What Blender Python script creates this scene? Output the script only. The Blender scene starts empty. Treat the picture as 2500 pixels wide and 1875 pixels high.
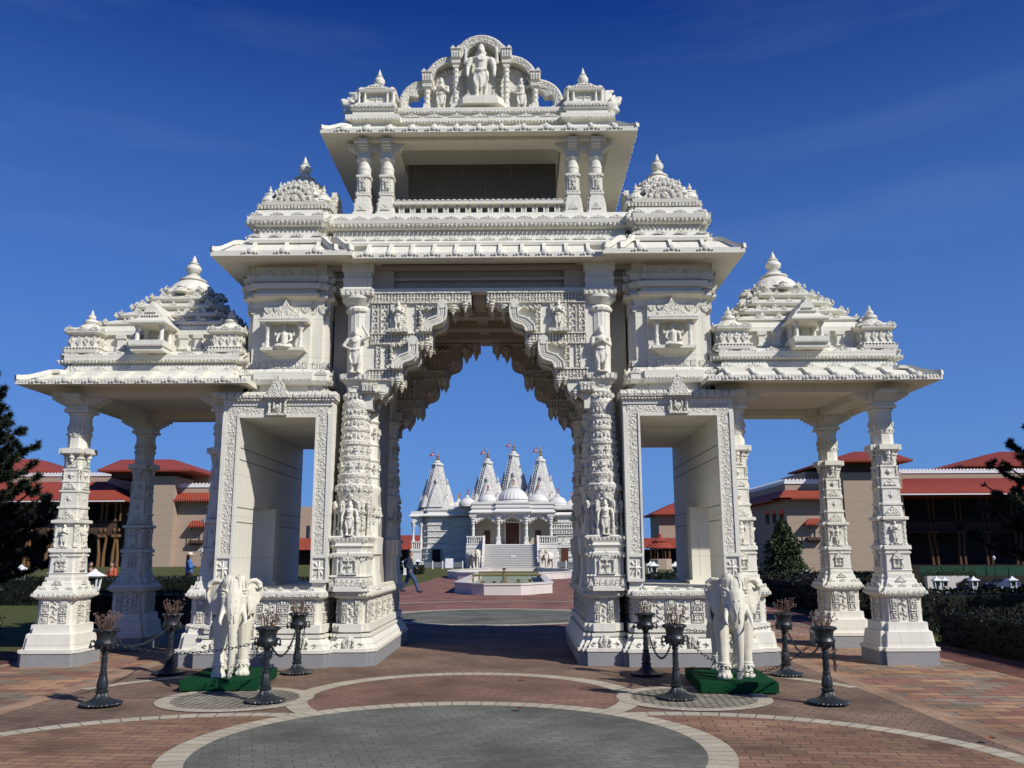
import bpy, bmesh, math, random
from mathutils import Vector, Matrix
random.seed(7)
R=math.radians; PI=math.pi
sc=bpy.context.scene; COL=sc.collection
sin,cos=math.sin,math.cos
# ------------------------------------------------------------------ mesh builder
class MB:
    def __init__(s): s.v=[]; s.f=[]
    def add(s,vs,fs):
        o=len(s.v); s.v+=[tuple(p) for p in vs]; s.f+=[tuple(i+o for i in f) for f in fs]; return s
    def box(s,x0,x1,y0,y1,z0,z1):
        return s.add([(x0,y0,z0),(x1,y0,z0),(x1,y1,z0),(x0,y1,z0),(x0,y0,z1),(x1,y0,z1),(x1,y1,z1),(x0,y1,z1)],
              [(3,2,1,0),(4,5,6,7),(0,1,5,4),(1,2,6,5),(2,3,7,6),(3,0,4,7)])
    def rings(s,rs,cap0=True,cap1=True,closed=True):
        n=len(rs[0]); vs=[p for r in rs for p in r]; fs=[]
        for k in range(len(rs)-1):
            for i in range(n if closed else n-1):
                j=(i+1)%n
                fs.append((k*n+i,k*n+j,(k+1)*n+j,(k+1)*n+i))
        if cap0: fs.append(tuple(reversed(range(n))))
        if cap1: fs.append(tuple((len(rs)-1)*n+i for i in range(n)))
        return s.add(vs,fs)
    def stack(s,cx,cy,levels,n=0,d=.05):
        return s.rings([[(cx+x,cy+y,z) for x,y in plan(hx,hy,n,d)] for z,hx,hy in levels])
    def sq(s,cx,cy,prof,n=0,d=.05):
        return s.stack(cx,cy,[(z,h,h) for z,h in prof],n,d)
    def lathe(s,cx,cy,prof,seg=16,fl=0,nf=0,rot=0,z0=0):
        rs=[]
        for r,z in prof:
            rg=[]
            for i in range(seg):
                a=2*PI*i/seg+rot; q=r*(1+(fl*(abs(sin(nf*a/2))-.6) if nf else 0))
                rg.append((cx+q*cos(a),cy+q*sin(a),z+z0))
            rs.append(rg)
        return s.rings(rs)
    def tube(s,pts,r,seg=6,cap=True,up=None):
        pts=[Vector(p) for p in pts]; rs=[]; n=len(pts)
        for i,p in enumerate(pts):
            t=(pts[min(i+1,n-1)]-pts[max(i-1,0)]).normalized()
            u=Vector(up) if up else (Vector((0,0,1)) if abs(t.z)<.9 else Vector((1,0,0)))
            a=t.cross(u).normalized(); b=t.cross(a).normalized()
            q=r[i] if isinstance(r,(list,tuple)) else r
            rs.append([tuple(p+a*q*cos(2*PI*k/seg+PI/seg)+b*q*sin(2*PI*k/seg+PI/seg)) for k in range(seg)])
        return s.rings(rs,cap,cap)
    def ptube(s,pts,w,h,nrm):  # ribbon with rectangular section: half width w across, half height h along nrm
        pts=[Vector(p) for p in pts]; rs=[]; n=len(pts); N=Vector(nrm)
        for i,p in enumerate(pts):
            t=(pts[min(i+1,n-1)]-pts[max(i-1,0)]).normalized(); a=t.cross(N).normalized()
            rs.append([tuple(p+a*w*x+N*h*y) for x,y in ((-1,-1),(1,-1),(1,1),(-1,1))])
        return s.rings(rs)
    def prism(s,poly,y0,y1):   # polygon in x,z pushed along y
        n=len(poly)
        return s.add([(x,y0,z) for x,z in poly]+[(x,y1,z) for x,z in poly],
           [tuple(range(n)),tuple(reversed(range(n,2*n)))]+[(i,i+n,(i+1)%n+n,(i+1)%n) for i in range(n)])
    def hprism(s,poly,z0,z1):
        return s.rings([[(x,y,z0) for x,y in poly],[(x,y,z1) for x,y in poly]])
    def ball(s,c,r,seg=10,ring=6,M=None):
        rx,ry,rz=r if isinstance(r,(tuple,list)) else (r,r,r)
        vs=[];fs=[]
        for k in range(1,ring):
            th=PI*k/ring
            for i in range(seg):
                a=2*PI*i/seg; vs.append(Vector((rx*sin(th)*cos(a),ry*sin(th)*sin(a),-rz*cos(th))))
        vs+= [Vector((0,0,-rz)),Vector((0,0,rz))]
        for k in range(ring-2):
            for i in range(seg):
                j=(i+1)%seg; fs.append((k*seg+i,k*seg+j,(k+1)*seg+j,(k+1)*seg+i))
        b=(ring-1)*seg
        for i in range(seg):
            j=(i+1)%seg; fs.append((b,j,i)); fs.append((b+1,(ring-2)*seg+i,(ring-2)*seg+j))
        if M: vs=[M@p for p in vs]
        return s.add([tuple(Vector(c)+p) for p in vs],fs)
    def cap(s,p0,r0,p1,r1,seg=10):
        s.ball(p0,r0,seg,6); s.ball(p1,r1,seg,6)
        return s.tube([p0,p1],[r0,r1],seg)
    def row(s,p0,p1,z,pitch,shape,w,h,d,up=True,skip=()):
        x0,y0=p0;x1,y1=p1; L=math.hypot(x1-x0,y1-y0); n=max(1,int(round(L/pitch)))
        tx,ty=(x1-x0)/L,(y1-y0)/L; nx,ny=ty,-tx
        for k in range(n):
            c=(k+.5)*L/n; cx,cy=x0+tx*c,y0+ty*c
            m=len(shape); vs=[]
            for e in (-.004,d):
                for a,b in shape:
                    vs.append((cx+tx*a*w+nx*e,cy+ty*a*w+ny*e,z+(b*h if up else -b*h)))
            s.add(vs,[tuple(range(m,2*m)),tuple(reversed(range(m)))]+[(i,(i+1)%m,(i+1)%m+m,i+m) for i in range(m)])
        return s
    def rrow(s,cx,cy,hx,hy,z,pitch,shape,w,h,d,up=True,back=True):
        s.row((cx-hx,cy-hy),(cx+hx,cy-hy),z,pitch,shape,w,h,d,up)
        s.row((cx+hx,cy-hy),(cx+hx,cy+hy),z,pitch,shape,w,h,d,up)
        s.row((cx-hx,cy+hy),(cx-hx,cy-hy),z,pitch,shape,w,h,d,up)
        if back: s.row((cx+hx,cy+hy),(cx-hx,cy+hy),z,pitch,shape,w,h,d,up)
        return s
    def mirx(s):
        m=MB(); m.v=[(-x,y,z) for x,y,z in s.v]; m.f=[tuple(reversed(f)) for f in s.f]; return m
    def miry(s,c):
        m=MB(); m.v=[(x,2*c-y,z) for x,y,z in s.v]; m.f=[tuple(reversed(f)) for f in s.f]; return m
    def moved(s,dx=0,dy=0,dz=0,rz=0,sc=1,c=(0,0)):
        m=MB(); ca,sa=cos(rz),sin(rz)
        m.v=[(c[0]+((x-c[0])*ca-(y-c[1])*sa)*sc+dx,c[1]+((x-c[0])*sa+(y-c[1])*ca)*sc+dy,z*sc+dz) for x,y,z in s.v]; m.f=list(s.f); return m
    def join(s,o): return s.add(o.v,o.f)
    def build(s,name,mat,parent=None,smooth=30,loc=None,recalc=True):
        me=bpy.data.meshes.new(name); me.from_pydata(s.v,[],s.f)
        if recalc:
            b=bmesh.new(); b.from_mesh(me); bmesh.ops.recalc_face_normals(b,faces=b.faces); b.to_mesh(me); b.free()
        me.materials.append(M[mat] if isinstance(mat,str) else mat)
        if smooth:
            me.shade_smooth(); me.set_sharp_from_angle(angle=R(smooth))
        return link(name,me,parent,loc)
def link(name,me,parent=None,loc=None):
    o=bpy.data.objects.new(name,me); COL.objects.link(o); o.parent=parent
    if loc: o.location=loc
    return o
def plan(hx,hy,n=0,d=.05):
    q=[]
    for k in range(n+1): q.append((hx-d*k,hy-d*(n-k)))   # stepped corner, first quadrant from +x side to +y side
    pts=[]
    for k in range(n+1):
        pts.append(q[k])
        if k<n: pts.append((hx-d*(k+1),hy-d*(n-k)))
    P=pts
    Q=[(-x,y) for x,y in reversed(P)]
    return P+Q+[(-x,-y) for x,y in P]+[(x,-y) for x,y in reversed(P)]
TRI=[(-.5,0),(.5,0),(0,1)]
SQ=[(-.5,0),(.5,0),(.5,1),(-.5,1)]
PAL=[(-.5,0),(.5,0),(.46,.3),(.28,.34),(.3,.6),(.13,.62),(0,1),(-.13,.62),(-.3,.6),(-.28,.34),(-.46,.3)]
SCA=[(-.5,0),(.5,0),(.46,.4),(.3,.75),(0,1),(-.3,.75),(-.46,.4)]
DIA=[(-.5,.5),(0,0),(.5,.5),(0,1)]
def thing(name,label,cat,loc=(0,0,0),rz=0,group=None):
    o=bpy.data.objects.new(name,None); COL.objects.link(o); o.location=loc; o.rotation_euler=(0,0,rz)
    o.empty_display_size=.3; return tag(o,label,cat,group)
def tag(o,label,cat,group=None,kind=None):
    o['label']=label; o['category']=cat
    if group: o['group']=group
    if kind: o['kind']=kind
    return o
def struct(o): o['kind']='structure'; return o
def dup(root,loc=None,rz=None,label=None,group=None):
    r=root.copy(); COL.objects.link(r)
    if loc: r.location=loc
    if rz is not None: r.rotation_euler=(0,0,rz)
    if label: r['label']=label
    if group: r['group']=group
    for ch in list(root.children):
        c=ch.copy(); COL.objects.link(c); c.parent=r
        for g in list(ch.children):
            d=g.copy(); COL.objects.link(d); d.parent=c
    return r
def organic(mb,voxel,smooth_it=3):
    """melt overlapping solids into one continuous skin"""
    me=bpy.data.meshes.new('tmp'); me.from_pydata(mb.v,[],mb.f)
    b=bmesh.new(); b.from_mesh(me); bmesh.ops.recalc_face_normals(b,faces=b.faces); b.to_mesh(me); b.free()
    o=bpy.data.objects.new('tmp',me); COL.objects.link(o)
    m=o.modifiers.new('r','REMESH'); m.mode='VOXEL'; m.voxel_size=voxel; m.use_smooth_shade=True
    if smooth_it:
        k=o.modifiers.new('s','SMOOTH'); k.factor=.5; k.iterations=smooth_it
    dg=bpy.context.evaluated_depsgraph_get(); dg.update()
    out=bpy.data.meshes.new_from_object(o.evaluated_get(dg))
    bpy.data.objects.remove(o); bpy.data.meshes.remove(me)
    out.shade_smooth(); return out
def withmat(me,mat):
    me=me.copy(); me.materials.clear(); me.materials.append(M[mat]); return me
# ------------------------------------------------------------------ materials
M={}
class NT:
    def __init__(s,name,rough=.7,spec=.3,metal=0):
        s.m=bpy.data.materials.new(name); s.m.use_nodes=True; s.t=s.m.node_tree; s.n=s.t.nodes; s.l=s.t.links
        s.b=s.n['Principled BSDF']; s.b.inputs['Roughness'].default_value=rough
        s.b.inputs['Specular IOR Level'].default_value=spec; s.b.inputs['Metallic'].default_value=metal; M[name]=s.m
    def node(s,t,**k):
        n=s.n.new(t)
        for a,b in k.items():
            if a in n.inputs: 
                if hasattr(b,'is_linked') or isinstance(b,bpy.types.NodeSocket): s.l.new(b,n.inputs[a])
                else: n.inputs[a].default_value=b
            else: setattr(n,a,b)
        return n
    def math(s,op,a,b=0,c=None):
        n=s.n.new('ShaderNodeMath'); n.operation=op
        for i,x in enumerate((a,b,c)):
            if x is None: continue
            if isinstance(x,bpy.types.NodeSocket): s.l.new(x,n.inputs[i])
            else: n.inputs[i].default_value=x
        return n.outputs[0]
    def mix(s,f,a,b,blend='MIX'):
        n=s.n.new('ShaderNodeMix'); n.data_type='RGBA'; n.blend_type=blend
        for i,x in ((0,f),(6,a),(7,b)):
            if isinstance(x,bpy.types.NodeSocket): s.l.new(x,n.inputs[i])
            else: n.inputs[i].default_value=(x if i==0 else (*x,1))
        return n.outputs[2]
    def ramp(s,f,stops,interp='LINEAR'):
        n=s.n.new('ShaderNodeValToRGB'); n.color_ramp.interpolation=interp; e=n.color_ramp.elements
        while len(e)<len(stops): e.new(.5)
        for k,(p,c) in enumerate(stops):
            e[k].position=p; e[k].color=(*c,1) if isinstance(c,(tuple,list)) else (c,c,c,1)
        s.l.new(f,n.inputs[0]); return n.outputs[0]
    def pos(s): return s.n.new('ShaderNodeNewGeometry').outputs['Position']
    def obj(s): return s.n.new('ShaderNodeTexCoord').outputs['Object']
    def noise(s,v,scale,detail=4,rough=.55):
        n=s.node('ShaderNodeTexNoise',Scale=scale,Detail=detail,Roughness=rough); s.l.new(v,n.inputs['Vector']); return n.outputs[0]
    def voro(s,v,scale,feature='F1',rnd=1.):
        n=s.node('ShaderNodeTexVoronoi',feature=feature); n.inputs['Scale'].default_value=scale; n.inputs['Randomness'].default_value=rnd
        s.l.new(v,n.inputs['Vector']); return n.outputs[0]
    def bump(s,h,dist=.01,strength=1.,prev=None):
        n=s.node('ShaderNodeBump',Distance=dist,Strength=strength); s.l.new(h,n.inputs['Height'])
        if prev: s.l.new(prev,n.inputs['Normal'])
        s.l.new(n.outputs[0],s.b.inputs['Normal']); return n.outputs[0]
    def col(s,c):
        if isinstance(c,bpy.types.NodeSocket): s.l.new(c,s.b.inputs['Base Color'])
        else: s.b.inputs['Base Color'].default_value=(*c,1)
        return s
    def sepx(s,v): n=s.n.new('ShaderNodeSeparateXYZ'); s.l.new(v,n.inputs[0]); return n.outputs
    def comb(s,x,y,z=0):
        n=s.n.new('ShaderNodeCombineXYZ')
        for i,q in enumerate((x,y,z)):
            if isinstance(q,bpy.types.NodeSocket): s.l.new(q,n.inputs[i])
            else: n.inputs[i].default_value=q
        return n.outputs[0]
def flat(name,c,rough=.7,var=.12,scale=6,metal=0,spec=.3,bump=0):
    t=NT(name,rough,spec,metal); p=t.obj(); f=t.noise(p,scale)
    t.col(t.mix(f,tuple(x*(1-var) for x in c),tuple(min(1,x*(1+var)) for x in c)))
    if bump: t.bump(t.noise(p,scale*6),bump)
    return t
MARB=(.745,.72,.61)
def marble(name,c=MARB,carve=0,cs=16,dirt=.8,seam=True):
    t=NT(name,.62,.25); p=t.pos()
    a=t.noise(p,1.3,5); b=t.noise(p,9,5,.65)
    c1=t.mix(t.ramp(a,[(.3,0),(.7,1)]),tuple(x*.93 for x in c),c)
    c2=t.mix(t.math('MULTIPLY',t.ramp(b,[(.5,0),(.75,1)]),.35*dirt),c1,(c[0]*.72,c[1]*.70,c[2]*.66))
    # rain streaks under ledges: noise stretched along z
    q=t.sepx(p); st=t.noise(t.comb(t.math('MULTIPLY',q[0],7),t.math('MULTIPLY',q[1],7),t.math('MULTIPLY',q[2],.7)),1,4)
    c3=t.mix(t.math('MULTIPLY',t.ramp(st,[(.55,0),(.8,1)]),.45*dirt),c2,(c[0]*.66,c[1]*.66,c[2]*.60))
    t.col(c3)
    if seam and not carve:
        # block joints: fine darker course and upright lines
        zz=t.math('DIVIDE',q[2],.62); xx=t.math('ADD',t.math('DIVIDE',t.math('ADD',q[0],q[1]),.85),t.math('MULTIPLY',t.math('FLOOR',zz),.47))
        lz=t.math('LESS_THAN',t.math('ABSOLUTE',t.math('SUBTRACT',t.math('FRACT',zz),.5)),.006)
        lx=t.math('LESS_THAN',t.math('ABSOLUTE',t.math('SUBTRACT',t.math('FRACT',xx),.5)),.004)
        t.col(t.mix(t.math('MULTIPLY',t.math('MAXIMUM',lz,lx),.55),c3,(.3,.28,.24)))
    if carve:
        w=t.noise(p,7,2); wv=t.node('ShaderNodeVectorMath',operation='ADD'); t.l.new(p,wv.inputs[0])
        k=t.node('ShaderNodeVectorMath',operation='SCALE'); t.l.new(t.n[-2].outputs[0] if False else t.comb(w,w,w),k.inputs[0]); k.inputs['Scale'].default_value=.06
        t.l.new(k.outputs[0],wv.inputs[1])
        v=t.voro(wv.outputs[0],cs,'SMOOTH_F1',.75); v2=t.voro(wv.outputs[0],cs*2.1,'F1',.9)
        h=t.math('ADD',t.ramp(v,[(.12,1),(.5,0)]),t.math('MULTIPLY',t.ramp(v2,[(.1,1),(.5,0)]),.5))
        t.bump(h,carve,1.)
        t.col(t.mix(t.ramp(h,[(.0,.30),(.45,0)]),c3,(c[0]*.50,c[1]*.47,c[2]*.42)))  # hollows of the carving darkened in colour, standing in for crevice shade
    else: t.bump(t.noise(p,40,3),.002)
    return t
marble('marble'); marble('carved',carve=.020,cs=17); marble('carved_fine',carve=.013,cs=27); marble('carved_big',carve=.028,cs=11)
marble('marble_shade',(.44,.395,.315),dirt=.8); marble('marble_shade_joint',(.115,.103,.085),dirt=1.2)  # darker marble: inner arch and gallery shade put into colour; also joint lines
marble('statue_marble',(.72,.69,.58),dirt=.9,seam=False)
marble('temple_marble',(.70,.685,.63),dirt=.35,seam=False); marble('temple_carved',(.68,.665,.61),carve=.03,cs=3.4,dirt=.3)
def elephant_mat():
    t=marble('elephant_marble',(.68,.645,.51),dirt=1.0,seam=False); p=t.obj(); q=t.sepx(p)
    w=t.noise(t.comb(t.math('MULTIPLY',q[0],9),t.math('MULTIPLY',q[1],9),t.math('MULTIPLY',q[2],42)),1,3,.6); n=t.noise(p,26,4,.6)
    t.bump(t.math('ADD',t.math('MULTIPLY',w,.5),n),.003)
elephant_mat()
def granite():
    t=NT('granite',.55,.35); p=t.pos(); v=t.noise(p,160,2,.8)
    t.col(t.mix(t.noise(p,2,3),t.ramp(v,[(.35,(.16,.16,.16)),(.5,(.30,.30,.295)),(.62,(.48,.48,.47))]),(.23,.23,.23)))
granite()
def pavers(name,cols,w,h,mortar=.06,mc=(.09,.08,.07),rot=0,mode='run',bump=.004,rough=.85,stain=.5):
    t=NT(name,rough,.2); p=t.pos(); q=t.sepx(p); ca,sa=cos(rot),sin(rot)
    x=t.math('ADD',t.math('MULTIPLY',q[0],ca),t.math('MULTIPLY',q[1],-sa)); y=t.math('ADD',t.math('MULTIPLY',q[0],sa),t.math('MULTIPLY',q[1],ca))
    yy=t.math('DIVIDE',y,h); row=t.math('FLOOR',yy)
    off=t.math('MULTIPLY',t.math('MODULO',t.math('ABSOLUTE',row),2),.5) if mode=='run' else 0
    xx=t.math('ADD',t.math('DIVIDE',x,w),off); cx=t.math('FLOOR',xx)
    wn=t.node('ShaderNodeTexWhiteNoise',noise_dimensions='2D'); t.l.new(t.comb(cx,row),wn.inputs['Vector'])
    ex=t.math('MINIMUM',t.math('FRACT',xx),t.math('SUBTRACT',1,t.math('FRACT',xx)))
    ey=t.math('MINIMUM',t.math('FRACT',yy),t.math('SUBTRACT',1,t.math('FRACT',yy)))
    e=t.math('MINIMUM',t.math('MULTIPLY',ex,w/h),ey)
    m=t.ramp(e,[(mortar*.5,1),(mortar,0)])
    st=[(i/len(cols),c) for i,c in enumerate(cols)]
    base=t.ramp(wn.outputs[0],st,'CONSTANT')
    n=t.noise(p,55,3,.7); base=t.mix(.5,base,t.mix(n,(.55,.55,.55),(1.3,1.3,1.3)),'MULTIPLY') if False else t.mix(1,base,t.ramp(n,[(.25,.72),(.75,1.22)]),'MULTIPLY')
    big=t.noise(p,.9,4); base=t.mix(1,base,t.ramp(big,[(.3,1-stain),(.7,1.0+stain*.35)]),'MULTIPLY')
    sp=t.noise(p,3.1,6,.7); base=t.mix(1,base,t.ramp(sp,[(.30,.80),(.46,1.0),(.70,1.0),(.8,1.14)]),'MULTIPLY'); gum=t.voro(p,2.3,'F1',1.); base=t.mix(t.math('MULTIPLY',t.ramp(gum,[(.022,1),(.030,0)]),.55),base,(.45,.42,.36))
    t.col(t.mix(m,base,mc)); t.bump(t.math('SUBTRACT',t.math('MULTIPLY',n,.2),m),bump)
    return t
pavers('pave_multi',[(0.428,0.250,0.140),(0.321,0.162,0.113),(0.284,0.221,0.153),(0.460,0.274,0.153),(0.342,0.171,0.117),(0.310,0.240,0.171)],.42,.21)
pavers('pave_brown',[(0.241,0.155,0.106),(0.257,0.167,0.115),(0.219,0.142,0.099),(0.251,0.167,0.119)],.21,.105,rot=.55)
pavers('pave_red',[(0.305,0.169,0.106),(0.337,0.196,0.117),(0.262,0.139,0.092),(0.294,0.176,0.113),(0.348,0.211,0.126)],.24,.12,rot=.1)
pavers('pave_eye',[(0.251,0.145,0.104),(0.268,0.155,0.110),(0.230,0.135,0.097)],.21,.105,rot=.12,mc=(.13,.085,.068))
pavers('pave_grey',[(.175,.178,.142),(.19,.19,.155),(.165,.168,.135)],.2,.1,rot=-.3,mc=(.115,.115,.095))
pavers('pave_far',[(0.305,0.147,0.104),(0.321,0.162,0.113),(0.284,0.137,0.099)],.3,.15,mc=(.15,.085,.07))
pavers('pave_tan',[(.42,.28,.18),(.40,.265,.17)],.1,.3,rot=0,mortar=.015,mc=(.25,.17,.12))
pavers('pave_dark',[(.15,.06,.045),(.17,.07,.05)],.3,.15)
pavers('pave_cobble',[(.33,.30,.23),(.30,.27,.21),(.36,.33,.255)],.10,.085,mortar=.17,mc=(.085,.075,.055),rot=.6)
def ringmat():
    t=NT('pave_cream',.85,.2); p=t.obj(); q=t.sepx(p); a=t.math('MULTIPLY',t.math('ARCTAN2',q[1],q[0]),14)
    fr=t.math('FRACT',a); e=t.math('MINIMUM',fr,t.math('SUBTRACT',1,fr)); m=t.ramp(e,[(.02,1),(.05,0)])
    wn=t.node('ShaderNodeTexWhiteNoise',noise_dimensions='1D'); t.l.new(t.math('FLOOR',a),wn.inputs['W'])
    b=t.ramp(wn.outputs[0],[(0,(.44,.39,.29)),(.5,(.49,.435,.32)),(.8,(.41,.365,.27))],'CONSTANT')
    n=t.noise(t.pos(),50,3,.7); b=t.mix(1,b,t.ramp(n,[(.25,.75),(.75,1.2)]),'MULTIPLY')
    t.col(t.mix(m,b,(.13,.115,.09)))
ringmat()
def grass():
    t=NT('grass',.9,.1); p=t.pos(); t.col(t.mix(t.noise(p,1.2,5),t.ramp(t.noise(p,40,3),[(.3,(.05,.075,.018)),(.7,(.10,.12,.035))]),(.12,.115,.045)))
    t.bump(t.noise(p,60,3),.03)
grass()
def leafmat(name,a,b,rough=.6):
    t=NT(name,rough,.25); oi=t.pos(); n=t.noise(oi,9,3); t.col(t.mix(n,a,b))
leafmat('hedge_leaf',(.003,.005,.002),(.012,.017,.006)); leafmat('needle',(.006,.013,.008),(.03,.042,.022)); leafmat('bush_leaf',(.018,.034,.014),(.065,.092,.032))
flat('bark',(.09,.065,.045),.9,.3,8,bump=.02)
def iron():
    t=NT('iron',.38,.5,.0); p=t.obj(); n=t.noise(p,30,4); t.col(t.mix(n,(.010,.014,.016),(.022,.028,.032))); t.bump(n,.004)
    t.l.new(t.ramp(n,[(.3,.28),(.7,.55)]),t.b.inputs['Roughness'])
iron()
def carpet():
    t=NT('carpet',.95,.05); p=t.obj(); n=t.noise(p,120,3,.8); m=t.noise(p,4,3); t.col(t.mix(m,t.ramp(n,[(.3,(.006,.038,.015)),(.7,(.015,.09,.037))]),(.008,.055,.023))); t.bump(n,.012)
carpet()
def wall_tan():
    t=NT('tan_stone',.85,.15); p=t.pos(); q=t.sepx(p)
    zz=t.math('DIVIDE',q[2],.2); l=t.math('LESS_THAN',t.math('FRACT',zz),.08); big=t.math('LESS_THAN',t.math('FRACT',t.math('DIVIDE',q[2],1.4)),.03)
    b=t.mix(t.noise(p,1.5,5),(.36,.275,.20),(.42,.325,.245)); b=t.mix(t.math('MULTIPLY',l,.22),b,(.22,.16,.11)); t.col(t.mix(t.math('MULTIPLY',big,.5),b,(.2,.14,.1)))
wall_tan()
def tiles():
    t=NT('red_tile',.6,.25); p=t.pos(); q=t.sepx(p); w=t.math('SINE',t.math('MULTIPLY',t.math('ADD',q[0],t.math('MULTIPLY',q[1],.35)),20)); w2=t.math('FRACT',t.math('MULTIPLY',q[2],5))
    b=t.mix(t.noise(p,.8,4),(.30,.058,.034),(.37,.082,.048)); t.col(t.mix(t.math('MULTIPLY',t.ramp(w,[(.0,1),(.5,0)]),.35),b,(.22,.03,.02))); t.bump(t.math('ADD',w,w2),.03)
tiles()
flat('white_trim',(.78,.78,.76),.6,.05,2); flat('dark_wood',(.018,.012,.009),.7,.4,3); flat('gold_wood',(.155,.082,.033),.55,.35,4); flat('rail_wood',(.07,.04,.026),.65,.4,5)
flat('gold_wood_shade',(.085,.042,.016),.6,.35,4); flat('veranda_rail',(.030,.017,.011),.7,.4,5); flat('brown_door',(.085,.03,.017),.5,.3,3); flat('gold',(.75,.45,.10),.3,.1,4,metal=.9); flat('dark_void',(.012,.011,.01),.8,.2,2); flat('glass_dark',(.02,.024,.03),.08,.3,2,spec=.8)  # veranda gold and rail: darker timber copies, right hall's shade put into colour
flat('flag_red',(.38,.07,.06),.8,.1); flat('flag_white',(.75,.72,.7),.8,.05); flat('pole_grey',(.35,.36,.37),.45,.1,5,metal=.6)
flat('fountain_stone',(.62,.57,.52),.6,.08,3); flat('pool_inside',(.30,.33,.20),.5,.3,1.5); flat('pipe_brass',(.24,.19,.08),.4,.25,9,metal=.4)
flat('barrier_grey',(.16,.17,.19),.6,.15); flat('sign_white',(.8,.8,.8),.5,.03); flat('asphalt',(.05,.05,.052),.9,.2,20)
flat('green_mesh',(.008,.05,.027),.8,.3,3); flat('car_blue',(.035,.045,.09),.18,.1,3,spec=.7); flat('car_dark',(.015,.015,.018),.2,.1,3,spec=.7); flat('rubber',(.02,.02,.02),.8,.1)
flat('skin',(.36,.20,.13),.55,.08); flat('hair',(.012,.009,.008),.45,.3); flat('denim',(.045,.085,.17),.85,.25,14); flat('navy',(.022,.035,.06),.8,.25,10); flat('blue_shirt',(.06,.15,.36),.8,.2,12)
flat('black_cloth',(.012,.012,.014),.85,.2); flat('cream_cap',(.72,.62,.5),.8,.06); flat('shoe',(.03,.03,.035),.6,.2); flat('orange_cloth',(.45,.10,.05),.8,.1)
flat('dry_stem',(.14,.09,.06),.9,.35,30); flat('dry_flower',(.15,.095,.082),.9,.4,40); flat('soil',(.035,.025,.018),.95,.3,30); flat('dead_leaf',(.25,.10,.045),.8,.3,30)
def water():
    t=NT('water',.08,.6); t.col(t.mix(t.noise(t.pos(),.8,3),(.16,.19,.10),(.10,.14,.09))); t.bump(t.noise(t.pos(),3,2),.01)
water()
# ================================================================== figures carved in marble (1 m high, facing -Y)
def fig_stand(pose=0):
    b=MB()
    for s in (-1,1):
        dy=-.03 if (s>0)==(pose==1) else 0; kx=.10 if pose==1 and s>0 else .07
        b.cap((s*.065,dy,.05),.034,(s*(kx),dy-.02,.25),.045); b.cap((s*kx,dy-.02,.25),.047,(s*.06,0,.47),.075)
        b.ball((s*.075,dy-.055,.03),(.036,.085,.03))
        b.cap((s*.045,-.05,.22),.03,(s*.02,-.04,.45),.06)
    b.ball((0,0,.49),(.125,.09,.085)); b.cap((0,-.005,.52),.09,(0,-.01,.70),.105)
    b.ball((0,0,.74),(.165,.075,.055)); b.ball((0,-.05,.69),(.10,.06,.05))
    b.cap((0,0,.76),.04,(0,-.01,.82),.04); b.ball((0,-.012,.86),(.062,.068,.078)); b.ball((0,-.08,.855),(.012,.014,.02))
    b.cap((0,0,.91),.066,(0,.0,.955),.05); b.cap((0,0,.955),.048,(0,0,1.0),.02)
    for s in (-1,1):
        b.ball((s*.07,0,.84),(.02,.02,.035))
        if pose==0:   # palms together
            b.cap((s*.165,0,.73),.045,(s*.185,-.05,.575),.037); b.cap((s*.185,-.05,.575),.036,(s*.03,-.15,.655),.026); b.ball((s*.018,-.16,.69),(.016,.025,.05))
        elif pose==1: # dancer
            if s>0:
                b.cap((.165,0,.74),.044,(.27,-.02,.80),.036); b.cap((.27,-.02,.80),.035,(.17,-.05,.97),.026); b.ball((.15,-.05,1.0),(.03,.02,.045))
            else:
                b.cap((-.165,0,.73),.044,(-.26,-.02,.60),.036); b.cap((-.26,-.02,.60),.035,(-.12,-.08,.52),.026); b.ball((-.10,-.09,.51),(.03,.02,.035))
        else:         # four arms, attributes held
            b.cap((s*.165,0,.73),.046,(s*.215,-.03,.575),.038); b.cap((s*.215,-.03,.575),.037,(s*.215,-.09,.44),.029); b.ball((s*.215,-.10,.41),(.03,.03,.045))
            b.cap((s*.165,.01,.74),.04,(s*.26,.0,.68),.034); b.cap((s*.26,0,.68),.032,(s*.25,-.04,.83),.026); b.ball((s*.25,-.04,.88),(.035,.025,.05))
    b.tube([(-.10,-.085,.52),(0,-.11,.49),(.10,-.085,.52)],.018,6); b.tube([(-.09,-.06,.50),(-.12,-.08,.34),(-.07,-.09,.20)],.014,6); b.tube([(.09,-.06,.50),(.12,-.08,.34),(.07,-.09,.20)],.014,6)
    b.tube([(-.07,-.09,.74),(-.03,-.125,.66),(.03,-.125,.66),(.07,-.09,.74)],.011,6)
    b.tube([(-.03,-.06,.45),(0,-.09,.35),(0,-.075,.18)],[.03,.022,.016],6)
    b.lathe(0,0,[(.13,-.005),(.15,.0),(.15,.02),(.12,.03)],14)
    return organic(b,.0145,2)
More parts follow.
